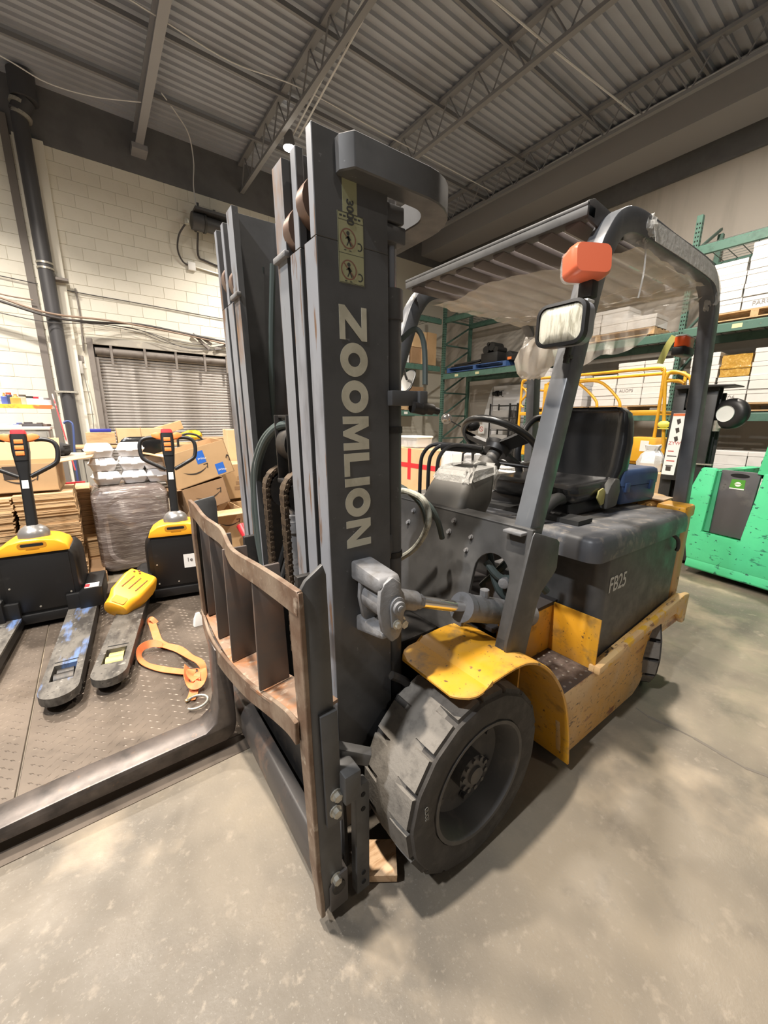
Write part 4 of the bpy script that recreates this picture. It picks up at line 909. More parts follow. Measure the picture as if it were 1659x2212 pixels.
woodp = M('pine_wood', (.56, .38, .20), .65, spots=[(5, (.44, .28, .14), .45, .65, (1, 6, 6))])
treadp = M('tread_plate_steel', (.115, .092, .073), .45, .5, spots=[(1.6, (.165, .132, .104), .45, .65), (6, (.085, .068, .055), .55, .72), (30, (.28, .24, .19), .66, .74)], rvar=(4, .3, .6))
foam = M('white_foam', (.85, .85, .86), .5, bump=(60, .15))
jblack = M('jack_black_paint', (.0065, .0065, .007), .45, spots=[(7, (.018, .018, .018), .62, .72)])
jyel = M('jack_yellow_plastic', (.86, .40, .02), .4)
jor = M('jack_orange_plastic', (.85, .22, .05), .45)
jred = M('jack_red_plastic', (.62, .04, .05), .4)
jfork = M('jack_fork_worn', (.13, .12, .105), .5, .3, spots=[(9, (.05, .046, .042), .45, .6, (1.6, .6, 1)), (26, (.30, .28, .25), .60, .70), (60, (.04, .036, .034), .60, .68)])
jforkb = M('jack_fork_blue_worn', (.14, .13, .115), .5, .3, spots=[(9, (.055, .05, .046), .42, .6, (1.6, .6, 1)), (60, (.04, .036, .034), .60, .68), (3.2, (.13, .21, .42), .57, .66, (3.4, .7, 1)), (26, (.26, .25, .23), .63, .72)])
def smile(parent, c, u, v, w_, mat=inkb, flip=1):
    """printed curved arrow: centre c, axes u (along) and v (up), width w_"""
    u, v = Vector(u).normalized(), Vector(v).normalized(); n_ = u.cross(v); c = Vector(c) + n_ * .0012
    b = B(); up, lo = [], []
    for i in range(13):
        t = -1 + 2 * i / 12; th = .055 * (1 - t * t) * w_ + .004 * w_; y0 = .18 * (t * t) * w_
        p = c + u * (t * w_ / 2) + v * y0; up.append(p + v * th * .5); lo.append(p - v * th * .6)
    for i in range(12): b.face([up[i], up[i + 1], lo[i + 1], lo[i]])
    e = c + u * (w_ / 2 * flip) + v * .18 * w_
    b.face([e + v * .10 * w_ - u * .16 * w_ * flip, e + v * .10 * w_ + u * .03 * w_ * flip, e + v * .06 * w_ + u * .02 * w_ * flip, e + v * .065 * w_ - u * .15 * w_ * flip])
    b.face([e + v * .10 * w_ + u * .03 * w_ * flip, e - v * .10 * w_ - u * .02 * w_ * flip, e - v * .10 * w_ - u * .06 * w_ * flip, e + v * .08 * w_ - u * .01 * w_ * flip])
    return b.build('printed_smile_arrow', mat, parent, smooth=0)
def carton(label, m, size, mat=card, group=None, tape=True, flap=None, cat='box', name='carton'):
    """closed cardboard box, m = matrix of its base centre"""
    L_, W_, H_ = size
    r = thing(name, label, cat, (0, 0, 0), group); r.matrix_world = m
    B().box(-L_ / 2, L_ / 2, -W_ / 2, W_ / 2, 0, H_).build('body', mat, r, bevel=.004, seg=1, smooth=0)
    if tape:
        B().box(-L_ / 2 - .001, L_ / 2 + .001, -.024, .024, H_ - .001, H_ + .001).box(-L_ / 2 - .001, -L_ / 2 + .001, -.024, .024, H_ - .07, H_).box(L_ / 2 - .001, L_ / 2 + .001, -.024, .024, H_ - .07, H_).build('tape', tapem, r, smooth=0)
    return r
def open_carton(label, m, size, mat, flaps, group=None, name='open_carton'):
    L_, W_, H_ = size; t = .006
    r = thing(name, label, 'box', (0, 0, 0), group); r.matrix_world = m
    b = B().box(-L_ / 2, L_ / 2, -W_ / 2, W_ / 2, 0, t)
    b.box(-L_ / 2, L_ / 2, -W_ / 2, -W_ / 2 + t, 0, H_).box(-L_ / 2, L_ / 2, W_ / 2 - t, W_ / 2, 0, H_).box(-L_ / 2, -L_ / 2 + t, -W_ / 2, W_ / 2, 0, H_).box(L_ / 2 - t, L_ / 2, -W_ / 2, W_ / 2, 0, H_)
    b.build('body', mat, r, smooth=0)
    for side, ang, ln in flaps:
        a = math.radians(ang)
        if side == 'y+': p0, p1, w_ = (0, W_ / 2, H_), (0, W_ / 2 + ln * math.cos(a), H_ + ln * math.sin(a)), L_
        if side == 'y-': p0, p1, w_ = (0, -W_ / 2, H_), (0, -W_ / 2 - ln * math.cos(a), H_ + ln * math.sin(a)), L_
        if side == 'x+': p0, p1, w_ = (L_ / 2, 0, H_), (L_ / 2 + ln * math.cos(a), 0, H_ + ln * math.sin(a)), W_
        if side == 'x-': p0, p1, w_ = (-L_ / 2, 0, H_), (-L_ / 2 - ln * math.cos(a), 0, H_ + ln * math.sin(a)), W_
        B().bar(p0, p1, w_ * .97, t).build('flap', mat, r, smooth=0)
    return r
def pose(x, y, z, rz=0, rx=0, ry=0):
    return Matrix.Translation((x, y, z)) @ Matrix.Rotation(math.radians(rz), 4, 'Z') @ Matrix.Rotation(math.radians(ry), 4, 'Y') @ Matrix.Rotation(math.radians(rx), 4, 'X')

# steel tread plates set on the floor (dock plate) with raised diamonds
def plate(label, x0, x1, y0, y1, step=.052):
    p = thing('tread_plate', label, 'floor plate', ((x0 + x1) / 2, (y0 + y1) / 2, 0))
    B().prism([(x0, y0), (x1, y0), (x1, y1), (x0, y1)], 'z', 0, .009).build('sheet', treadp, p, bevel=.002, seg=1)
    b = B(); i = 0; y = y0 + .03
    while y < y1 - .02:
        x = x0 + .03 + (step / 2 if i % 2 else 0); j = 0
        while x < x1 - .02:
            s_ = 1 if (i + j) % 2 else -1
            if i % 2: s_ = -s_
            a = Vector((.0125, .0125 * s_, 0)); q = Vector((-.0035 * s_, .0035, 0)); c = Vector((x, y, .0088))
            v = [b.bm.verts.new(c + o) for o in (-a, q, a, -q)]; tv = b.bm.verts.new(c + Vector((0, 0, .0022)))
            for k in range(4): b.bm.faces.new((v[k], v[(k + 1) % 4], tv))
            x += step; j += 1
        y += step / 2; i += 1
    o = b.build('diamond_tread', treadp, p, smooth=0); o['kind'] = 'stuff'
    return p
plate('wide steel tread plate on the floor under the single fork and the orange strap', -.62, .408, -3.95, -1.585)
plate('second steel tread plate on the floor at the far left', .414, 1.7, -3.95, -1.585)
o = B().prism([(-1.583, .009), (-1.575, .009), (-1.490, .003), (-1.490, 0), (-1.583, 0)], 'x', -.62, 1.7).build('plate_ramp', treadp, origin='base'); tag(o, 'narrow sloping steel ramp edge in front of the tread plates', 'ramp')
b = B(); random.seed(2)
dk = o

# ---- electric pallet jacks
def make_jack(label, loc, rz, fo, fmat, rollm):
    r = thing('pallet_jack', label, 'pallet jack', (0, 0, 0), 'electric pallet jacks')
    # chassis and covers
    B().prism([(-.265, .035), (.265, .035), (.265, .10), (-.265, .10)], 'y', -.40, .02).build('base_skid', jblack, r, bevel=.006)
    b = B(); rg = []
    for y, hw, zt in ((.0, .205, .515), (-.03, .225, .53), (-.30, .225, .53), (-.34, .20, .50)):
        prof = [(-hw, .095), (hw, .095), (hw, zt - .10), (hw * .96, zt - .04), (hw * .84, zt), (-hw * .84, zt), (-hw * .96, zt - .04), (-hw, zt - .10)]
        rg.append([(p[0], y, p[1]) for p in prof])
    B().loft(rg).build('body', jblack, r, bevel=.006, smooth=40)
    fp = B().box(-.175, .175, .0, .006, .12, .50).build('front_panel', jblack, r, bevel=.002)
    b = B()
    for x_, z_ in ((-.155, .145), (.155, .145), (-.155, .215), (.155, .30), (.02, .145)): b.cyl((x_, .006, z_), (x_, .009, z_), .006, 8)
    b.build('screw', galv, fp)
    for s_ in (-1, 1):
        B().prism([(-.02, .09), (.12, .09), (.12, .20), (.08, .235), (-.02, .235)], 'y', -.30, .06, Matrix.Translation((.215 if s_ > 0 else -.315, 0, 0))).build('wheel_housing', jblack, r, bevel=.008)
    yc = B(); prof = [(-.19, .518), (-.175, .562), (-.12, .598), (-.05, .612), (.05, .612), (.12, .598), (.175, .562), (.19, .518)]
    yc.loft([[(p[0], .012, p[1]) for p in prof], [(p[0], -.02, p[1] + .006) for p in prof], [(p[0] * .98, -.22, p[1] + .004) for p in prof]])
    y_ = yc.build('top_cover', jyel, r, bevel=.006, smooth=40)
    B().loft([[(p[0], .0135, p[1]) for p in rrect(.15, .04, .018, 4, 0, .578)], [(p[0], .0105, p[1]) for p in rrect(.15, .04, .018, 4, 0, .578)]]).build('handle_recess', M('recess_yellow', (.55, .24, .015), .5), y_)
    B().loft([[(p[0], .0140, p[1]) for p in rrect(.118, .020, .009, 4, 0, .580)], [(p[0], .0105, p[1]) for p in rrect(.118, .020, .009, 4, 0, .580)]]).build('handle_slot', M('hole_black', (.006, .006, .006), .9), y_)
    B().loft([[(p[0], .0137, p[1]) for p in rrect(.07, .006, .0029, 3, 0, .552)], [(p[0], .0105, p[1]) for p in rrect(.07, .006, .0029, 3, 0, .552)]]).build('badge', M('badge_dark_yellow', (.42, .18, .01), .5), y_)
    B().lathe([(.085, .60), (.085, .64), (.07, .668), (.04, .69), (.001, .695)], (0, -.10, 0), (0, 0, 1), 20).build('tiller_dome', M('dome_grey', (.30, .29, .28), .3, .6), r)
    # tiller
    T = Matrix.Translation((0, -.10, .66)) @ Matrix.Rotation(math.radians(11), 4, 'X')
    B().loft([[T @ Vector((p[0], p[1], z)) for p in rrect(w_, d_, .012, 3)] for z, w_, d_ in ((0, .058, .05), (.36, .056, .048), (.40, .066, .052), (.50, .084, .06), (.62, .088, .06))]).build('tiller_arm', jblack, r, smooth=40)
    B().box(-.018, .016, .0245, .0265, .275, .33, T).build('tiller_label', white, r)
    hd = B().loft([[T @ Vector((p[0], p[1], z)) for p in rrect(w_, .065, .014, 3)] for z, w_ in ((.46, .076), (.52, .088), (.60, .088), (.635, .082))]).build('tiller_head', jblack, r, smooth=40)
    B().loft([[T @ Vector((p[0], p[1], z)) for p in rrect(.078 * s_, .058, .014, 3)] for z, s_ in ((.634, 1.0), (.655, .98), (.664, .85))]).build('belly_button', jred, hd, smooth=40)
    for z_, wd in ((.585, .046), (.545, .048), (.507, .046)): B().box(-wd / 2, wd / 2, .030, .037, z_ - .014, z_ + .014, T).build('button', jor, hd, bevel=.003)
    for s_ in (-1, 1):
        B().tube([T @ Vector(p) for p in ((.075 * s_, 0, .60), (.12 * s_, -.0, .602), (.17 * s_, 0, .585), (.19 * s_, 0, .54), (.185 * s_, .0, .47), (.165 * s_, 0, .435), (.10 * s_, 0, .395), (.03 * s_, 0, .355))], .0145, 10, 5).build('loop_handle', black, r, smooth=60)
        B().loft([[T @ Vector((s_ * p[0], p[1], p[2])) for p in ring] for ring in ([(.042, -.02, .635), (.042, .02, .635), (.042, .022, .585), (.042, -.022, .585)], [(.07, -.018, .642), (.07, .018, .642), (.07, .02, .59), (.07, -.02, .59)], [(.105, -.012, .63), (.105, .012, .63), (.105, .014, .605), (.105, -.014, .605)])]).build('thumb_lever', jor, hd, bevel=.006, smooth=50)
    # forks
    for k, s_ in enumerate((1, -1)):
        x0 = fo * s_; hw = .082; zt, zb = .092, .048
        b = B().box(x0 - hw, x0 + hw, .0, .80, zb, zt)
        b.box(x0 - hw, x0 - .050, .80, .955, zb, zt).box(x0 + .050, x0 + hw, .80, .955, zb, zt)
        tip = [(x0 + hw, .955), (x0 + hw, 1.03)] + [(x0 + hw * math.cos(PI * i / 10), 1.03 + .085 * math.sin(PI * i / 10)) for i in range(1, 10)] + [(x0 - hw, 1.03), (x0 - hw, .955)]
        b.prism(tip, 'z', zb, zt)
        f_ = b.build('fork', fmat, r, smooth=0)
        B().box(x0 - .052, x0 + .052, .762, .772, zt - .012, zt + .0008).build('fork_slot', M('hole_black', (.006, .006, .006), .9), f_)
        B().box(x0 - hw - .001, x0 - hw + .012, .0, .96, zb - .02, zb + .03).box(x0 + hw - .012, x0 + hw + .001, .0, .96, zb - .02, zb + .03).build('fork_web', jblack, f_)
        B().cyl((x0 - .042, .885, .048), (x0 + .042, .885, .048), .039, 20).cyl((x0 - .036, .83, .042), (x0 + .036, .83, .042), .036, 16).build('load_roller', rollm, f_)
        B().cyl((x0 - .04, 1.0, .036), (x0 + .04, 1.0, .036), .026, 14).box(x0 - .07, x0 + .07, .97, 1.05, .03, .05).build('entry_roller', steeld, f_)
        B().box(x0 - hw, x0 + hw, -.02, .03, .05, .20).build('fork_heel', jblack, f_, bevel=.006)
    for s_ in (-1, 1): B().cyl((s_ * .24, -.22, .037), (s_ * .285, -.22, .037), .036, 16).build('caster_wheel', rubber, r)
    B().cyl((-.035, -.2, .09), (.035, -.2, .09), .089, 20).build('drive_wheel', rubber, r)
    r.location = loc; r.rotation_euler = (0, 0, math.radians(rz))
    return r
jl = make_jack('black and yellow electric pallet jack at far left, blue paint worn on its fork', (.412, -3.345, .01), -4.9, .205, jforkb, steeld)
jr = make_jack('black and yellow electric pallet jack left of the mast, white note on its body', (-.425, -3.27, .01), -11.5, .315, jfork, M('roller_yellow', (.50, .42, .13), .5, spots=[(14, (.30, .25, .10), .5, .6)]))
nt = B().box(-.16, -.03, .008, .0095, .25, .36).build('paper_note', white, jr); text('note_text', '1e', .045, (-.05, .0105, .30), (-1, 0, 0), (0, 0, 1), inkb, jr, bold=0)
wl = B().box(-.315, -.235, -.03, .055, .2355, .238).build('warning_label', white, jl); B().box(-.235, -.262, -.02, .045, .238, .2388).build('warning_label_red', jred, jl)

# yellow plastic cover lying over the fork of the right jack
rt = thing('plastic_cover', 'yellow plastic cover with three slots lying on a pallet jack fork', 'plastic cover', (-.06, -3.12, .10))
q0, q1 = at(258, 1309, 'y', -3.06), at(303, 1258, 'y', -3.22)
lz = (q1 - q0).normalized(); ny_ = Vector((0, 0, 1.4)) - (q0 + q1) / 2; ny_ = ny_.normalized() + Vector((.25, 0, .3)); ny_ = (ny_ - lz * ny_.dot(lz)).normalized(); nx_ = ny_.cross(lz)
RM = Matrix(((nx_.x, ny_.x, lz.x, (q0.x + q1.x) / 2), (nx_.y, ny_.y, lz.y, (q0.y + q1.y) / 2), (nx_.z, ny_.z, lz.z, (q0.z + q1.z) / 2), (0, 0, 0, 1)))
b = B(); rg = []
for z, w_, d_, r_ in ((-.165, .125, .10, .045), (-.155, .155, .13, .05), (-.10, .17, .14, .045), (-.05, .205, .16, .03), (.10, .215, .165, .03), (.15, .20, .155, .03), (.158, .17, .13, .03)):
    rg.append([RM @ Vector((p[0], p[1] - .01 * z, z)) for p in rrect(w_, d_, r_, 5)])
B().loft(rg).build('shell', jyel, rt, bevel=.0, smooth=45)
hb_ = M('hole_black', (.006, .006, .006), .9)
for x_ in (-.055, -.008, .039):
    B().cbox((0, 0, 0), .007, .006, .115).xf(RM @ Matrix.Translation((x_, .0815, .035)) @ Matrix.Rotation(math.radians(-8), 4, 'Y')).build('slot', M('slot_brown', (.16, .06, .01), .7), rt)
for x_, z_ in ((.055, .128), (.015, .128), (.03, .145)): B().cyl((0, -.003, 0), (0, .003, 0), .007, 8).xf(RM @ Matrix.Translation((x_, .0815, z_))).build('screw_hole', M('slot_brown', (.16, .06, .01), .7), rt)
B().loft([[RM @ Vector((p[0], .067 + k, p[1])) for p in rrect(.085, .06, .012, 4, 0, -.115)] for k in (0, .006)]).build('handle_recess', M('recess_yellow', (.55, .24, .015), .5), rt)

# orange ratchet strap with hook
strap = M('orange_webbing', (.68, .19, .06), .7, spots=[(22, (.62, .20, .08), .5, .65), (60, (.45, .15, .07), .64, .7)])
sr = thing('ratchet_strap', 'orange webbing strap with a steel hook lying in a loop on the tread plate', 'strap', (-.22, -2.3, .012))
def fl(px, py, z=.02): p = at(px, py, 'z', z); return p
A_ = [fl(326, 1338, .03), fl(334, 1362, .03), fl(343, 1386, .02), fl(356, 1394, .03), fl(330, 1390, .06), fl(309, 1397, .05), fl(300, 1412, .035), fl(311, 1432, .02), fl(345, 1444, .02), fl(385, 1450, .025), fl(418, 1452, .03)]
B().ribbon(A_, .045, .003, [(0, 0, 1), (0, 0, 1), (.2, .2, 1), (0, 0, 1), (-.5, .8, .5), (-.8, .6, .4), (-.9, .1, .5), (-.3, -.4, 1), (0, 0, 1), (0, 0, 1), (0, .1, 1)], smooth=6).build('webbing', strap, sr, smooth=60)
B().ribbon([fl(356, 1394, .035), fl(385, 1402, .03), fl(410, 1418, .05), fl(432, 1430, .06), fl(441, 1452, .03), fl(432, 1470, .02)], .045, .003, [(0, 0, 1), (.2, .3, 1), (-.3, .6, .8), (-.3, .4, 1), (-.8, .2, .6), (0, 0, 1)], smooth=6).build('webbing', strap, sr, smooth=60)
B().ribbon([fl(405, 1440, .03), fl(403, 1466, .04), fl(418, 1480, .05), fl(440, 1470, .05), fl(436, 1448, .06), fl(418, 1446, .07), fl(410, 1458, .07), fl(424, 1468, .06)], .045, .003, [(-.8, .2, .6), (-.9, 0, .5), (0, .7, .7), (.8, 0, .6), (.3, -.6, .8), (-.5, -.5, .8), (-.8, .3, .6), (0, 0, 1)], smooth=6).build('webbing', strap, sr, smooth=60)
B().ribbon([fl(424, 1452, .06), fl(421, 1480, .03), fl(417, 1500, .015), fl(411, 1513, .015)], .045, .003, (0, 0, 1), smooth=5).build('webbing', strap, sr, smooth=60)
B().ribbon([fl(318, 1345, .02), fl(326, 1336, .06), fl(338, 1346, .03)], .03, .003, (.1, .6, .8), smooth=5).build('webbing', strap, sr, smooth=60)
hk = fl(427, 1520, .02)
B().tube([hk + Vector((.048 * math.cos(a), .040 * math.sin(a), .004 * a)) for a in [math.radians(20 + 300 * i / 18) for i in range(19)]], .0062, 8).build('hook', galv, sr, smooth=60)
bk = fl(413, 1508, .02); B().cbox(bk, .06, .018, .012, Matrix.Rotation(math.radians(15), 3, 'Z')).build('buckle', M('brass_buckle', (.55, .38, .18), .35, .7), sr, bevel=.004)
o = B().loft([[(p[0], p[1], z) for p in rrect(.07 * s_, .045 * s_, .012 * s_, 3, *fl(430, 1352, 0).xy)] for z, s_ in ((.011, 1), (.06, .8), (.10, .35))]).build('crumpled_paper', M('tissue', (.72, .70, .66), .8), origin='base'); tag(o, 'crumpled white paper scrap standing beside the backrest of the forklift', 'paper')
o = B().box(.0, .07, -.02, .02, 0, .003).xf(Matrix.Translation(at(283, 1233, 'z', .001)) @ Matrix.Rotation(.5, 4, 'Z')).build('yellow_slip', M('slip_yellow', (.72, .66, .10), .7), origin='base'); tag(o, 'small yellow paper slip on the floor in front of the wrapped bundle', 'paper')
o = B().prism([(0, 0), (.11, .01), (.12, .05), (.10, .055), (.01, .045)], 'y', 0, .09, Matrix.Translation(at(838, 1822, 'z', .0) + Vector((.06, -.03, 0))) @ Matrix.Rotation(math.radians(55), 4, 'Z')).build('wood_block', M('splintered_pine', (.66, .44, .26), .75, spots=[(14, (.48, .28, .14), .5, .65, (1, 6, 1))]), origin='base'); tag(o, 'small splintered wood chock on the floor against the front tyre', 'wood block')

# ---- flattened boxes, wrapped bundle, foam boxes
def flat_bundle(label, x, y, z, L_, W_, h, n, group):
    r = thing('flattened_box_bundle', label, 'cardboard bundle', (x, y, z), group)
    b = B(); dz = h / n
    for i in range(n):
        ox, oy = random.uniform(-.008, .008), random.uniform(-.008, .008)
        b.box(x - L_ / 2 + ox, x + L_ / 2 + ox, y - W_ / 2 + oy, y + W_ / 2 + oy, z + i * dz + .0006, z + (i + 1) * dz - .0012)
    o = b.build('sheets', card if random.random() < .5 else cardl, r, smooth=0); o['kind'] = 'stuff'
    return r
random.seed(21)
pw = ['bottom', 'second from the bottom', 'middle', 'second from the top', 'topmost']
for k in range(5):
    flat_bundle(f'flattened brown cartons bundle, {pw[k]} in the stack behind left pallet jack', .36 + random.uniform(-.01, .01), -4.22, .10 + k * .146, .36, .5, .143, 13, 'flattened carton bundles')
    flat_bundle(f'flattened brown cartons bundle, {pw[k]} in the stack at left edge', .82 + random.uniform(-.01, .01), -4.20, .10 + k * .144, .52, .5, .141, 11, 'flattened carton bundles')
for k in range(4):
    flat_bundle(f'bundle of flattened brown cartons, {["bottom", "second", "third", "top"][k]} of the narrow stack beside the wrapped bundle', .135, -4.66, .10 + k * .17, .11, .42, .168, 10, 'flattened carton bundles')
pk = thing('pallet', 'dark low pallet under the flattened cartons at the left', 'pallet', (.6, -4.3, 0))
for dy in (-.25, 0, .25): B().box(.05, 1.1, -4.32 + dy - .04, -4.32 + dy + .04, 0, .08).build('stringer', cardd, pk)
for i in range(7): B().box(.06 + i * .15, .17 + i * .15, -4.66, -3.98, .08, .098).build('deck_board', cardd, pk)
c1 = open_carton('open brown carton with a smile arrow on top of the flattened cartons', pose(.50, -4.24, .845, -3), (.50, .42, .215), card, [('x-', 8, .24), ('y-', 60, .2)])
smile(c1, (-.03, .2105, .07), (-1, 0, 0), (0, 0, 1), .20)
B().box(-.02, .065, .2102, .2115, .10, .20).build('printed_patch', inkb, c1)
for k in range(2): B().box(.225, .205, .2102, .2112, .15 + .03 * k, .165 + .03 * k).build('printed_mark', inkb, c1)
wrapm = M('wrapped_brown', (.15, .12, .11), .2, spots=[(5, (.30, .26, .24), .45, .65, (.5, 1, 7)), (22, (.55, .51, .48), .58, .64, (.35, 1, 7))], bump=(26, .5, (.3, 1, 3)), coat=.5)
wb = thing('wrapped_bundle', 'brown cushioned block wrapped in clear stretch film between the pallet jacks', 'bundle', (-.22, -4.4, 0))
b = B(); rg = []
for y, s_ in ((-4.13, .90), (-4.16, .97), (-4.22, 1), (-4.70, 1), (-4.78, .95)): rg.append([(p[0], y, p[1]) for p in rrect(.60 * s_, .78 * s_, .09, 6, -.215, .415)])
B().loft(rg).build('block', wrapm, wb, smooth=50)
b = B(); ro, ri = rrect(.50, .66, .17, 8, -.225, .41), rrect(.40, .56, .14, 8, -.225, .41)
b.loft([[(p[0], -4.131, p[1]) for p in ro], [(p[0], -4.1285, p[1] ) for p in [(lerp(a[0], c[0], .5), lerp(a[1], c[1], .5)) for a, c in zip(ro, ri)]], [(p[0], -4.131, p[1]) for p in ri]], cap=False)
b.build('film_ridge', wrapm, wb, smooth=60)
def foam_box():
    r = thing('foam_box', 'x', 'foam box', (0, 0, 0))
    B().loft([[(p[0], p[1], z) for p in rrect(w_, d_, .03, 4)] for z, w_, d_ in ((0, .16, .18), (.010, .17, .19), (.058, .205, .23))]).build('base', foam, r, smooth=45)
    B().loft([[(p[0], p[1], z) for p in rrect(w_, d_, .03, 4)] for z, w_, d_ in ((.059, .222, .25), (.066, .224, .252), (.071, .205, .23), (.114, .172, .20), (.121, .155, .18))]).build('lid', foam, r, smooth=45)
    B().box(-.025, .025, .124, .140, .052, .062).build('tab', foam, r, bevel=.003)
    return r
fb = foam_box(); k = 0
spots = [(-.06, .812, 'bottom left'), (-.045, .937, 'middle left'), (-.03, 1.062, 'top left'), (-.275, .812, 'bottom middle'), (-.27, .937, 'middle centre'), (-.275, 1.062, 'top right'), (-.475, .812, 'bottom right'), (-.465, .937, 'upper right')]
for (x, z, lab) in spots:
    lb = f'white foam food box, {lab} in the stack on the wrapped bundle'
    rr = random.uniform(-8, 8) * PI / 180
    if k == 0: fb.location = (x, -4.42, z); fb.rotation_euler = (0, 0, rr); fb['label'] = lb; fb['group'] = 'foam boxes on the wrapped bundle'
    else: dup(fb, (x, -4.42 + random.uniform(-.02, .02), z), rr, lb)
    k += 1

# ---- cartons right of the jack
c = open_carton('tilted brown carton with two blue tape strips behind the right pallet jack', pose(-.86, -4.40, .80, 4, 0, 15), (.58, .42, .34), card, [('x+', 30, .16)])
for x_ in (-.02, -.17):
    B().box(x_ - .04, x_ + .045, .2102, .2116, .02 if x_ < -.1 else .18, .13 if x_ < -.1 else .30).build('blue_tape', bluet, c)
    text('tape_lettering', 'prime', .034, (x_ + .03, .2124, .06 if x_ < -.1 else .225), (-1, 0, -.25), (-.25, 0, 1), white, c)
smile(c, (.06, .2103, .10), (-1, 0, 0), (0, 0, 1), .24)
B().tube([(-.255, .2115, .16), (-.272, .2115, .185), (-.285, .2115, .16), (-.28, .2115, .125)], .005, 6, 4).build('printed_arrow_tip', inkb, c)
c = open_carton('brown carton with a smile arrow lying on its side below the blue taped carton', pose(-.86, -4.34, .52, 8, 0, 12), (.42, .34, .26), cardd, [('x+', 10, .1)]); smile(c, (-.02, .1702, .10), (-1, 0, 0), (0, 0, 1), .26)
c = open_carton('brown carton with a pale open flap behind the far corner of the backrest', pose(-.90, -4.18, .10, 2), (.46, .40, .42), card, [('y+', -12, .13)]); smile(c, (-.10, .2002, .26), (-1, 0, 0), (0, 0, 1), .2)
stf = carton('plain brown carton supporting the cartons behind the right pallet jack', pose(-.87, -4.86, .10, 0), (.42, .30, .66), cardd)
c = carton('tall brown carton standing behind the mast below the roll up door', pose(-1.50, -5.2, .099, -6), (.30, .34, 1.18), cardl)
c = carton('brown carton stamped with marks below the tall carton', pose(-1.30, -4.82, .50, 3), (.36, .36, .40), card)
for k in range(3): B().box(-.05, .05 - .02 * k, .1805, .182, .10 + .06 * k, .14 + .06 * k).build('printed_mark', cardd, c)
c = carton('brown carton strapped with yellow twine at the bottom of the pile', pose(-1.28, -4.80, .10, 0), (.40, .38, .36), card)
for x_ in (-.1, -.06): B().box(x_ - .004, x_ + .004, -.1915, .1915, -.001, .3615).build('yellow_twine', M('twine_yellow', (.85, .70, .08), .6), c)
for z_ in (.08, .22): B().box(-.201, .201, -.1915, .1915, z_ - .004, z_ + .004).build('yellow_twine', M('twine_yellow', (.85, .70, .08), .6), c)
pk = thing('pallet', 'wooden pallet under the carton pile behind the mast', 'pallet', (-1.1, -4.75, 0))
for dx in (-.4, 0, .4): B().box(-1.1 + dx - .04, -1.1 + dx + .04, -5.3, -4.25, 0, .08).build('stringer', woodp, pk)
for i in range(7): B().box(-1.62, -.58, -5.28 + i * .15, -5.17 + i * .15, .08, .098).build('deck_board', woodp, pk)
o = B().cyl(at(520, 1135, 'y', -3.9), at(545, 1185, 'y', -3.7), .045, 12, .03).build('red_bottle', M('red_plastic', (.55, .03, .04), .4), origin='base'); tag(o, 'red plastic bottle lying by the carton with the pale flap', 'bottle')

# ---- along the far wall: bench, shelf, cans
benchm = M('bench_grey', (.30, .29, .26), .6); shelfm = M('shelf_white', (.72, .70, .66), .5, spots=[(5, (.6, .12, .05), .66, .72)])
YB = -6.3
bn = thing('workbench', 'cluttered workbench with white shelf and grey drawers by the left wall', 'workbench', (.75, YB, 0))
zt = at(60, 922, 'y', YB).z
x1 = at(108, 925, 'y', YB).x
B().box(x1, 1.9, YB - .7, YB, zt - .035, zt).build('bench_top', shelfm, bn, bevel=.004)
B().box(x1 + .02, 1.9, YB - .68, YB - .02, zt - .30, zt - .035).build('drawer_case', benchm, bn, bevel=.004)
for i in range(3): B().box(x1 + .04 + .42 * i, x1 + .44 + .42 * i, YB - .02, YB - .008, zt - .27, zt - .06).build('drawer', benchm, bn, bevel=.003)
for x_ in (x1 + .03, 1.85):
    for y_ in (YB - .05, YB - .65): B().box(x_ - .025, x_ + .025, y_ - .025, y_ + .025, 0, zt - .30).build('leg', benchm, bn)
zs = at(60, 876, 'y', YB - .25).z; x2 = at(112, 870, 'y', YB - .25).x
B().box(x2, 1.9, YB - .60, YB - .25, zs - .03, zs).build('shelf_board', shelfm, bn, bevel=.003)
B().box(x2, 1.9, YB - .255, YB - .245, zs - .035, zs + .012).build('shelf_strip', M('strip_red_orange', (.70, .17, .05), .5, spots=[(3, (.80, .50, .05), .5, .56), (4, (.75, .70, .65), .6, .64)]), bn)
B().bar((x2 - .02, YB - .27, zs + .14), (x2 - .12, YB - .1, .75), .09, .012, (1, 0, 0)).build('red_side_panel', M('panel_red_white', (.72, .66, .60), .5, spots=[(4, (.62, .04, .05), .42, .5, (1, 3, .7))]), bn)
cans = [(12, 845, .035, .10, (.08, .12, .38), 'blue spray can at the left end of the wall shelf', None), (22, 846, .03, .12, (.05, .07, .14), 'dark blue can with a red cap on the wall shelf', (.7, .1, .05)), (36, 849, .06, .09, (.55, .33, .08), 'large ochre paint tin on the wall shelf', None), (51, 850, .04, .10, (.50, .44, .33), 'beige jar with a dark lid on the wall shelf', (.12, .10, .08)), (66, 852, .042, .085, (.75, .74, .72), 'white jar with a black lid on the wall shelf', (.03, .03, .03)), (80, 853, .036, .08, (.74, .70, .66), 'white tub with a red lid on the wall shelf', (.5, .03, .05)), (91, 856, .036, .075, (.80, .78, .74), 'small white bottle with a label on the wall shelf', (.8, .78, .74)), (102, 856, .042, .07, (.62, .62, .66), 'grey tub at the right end of the wall shelf', (.2, .2, .2))]
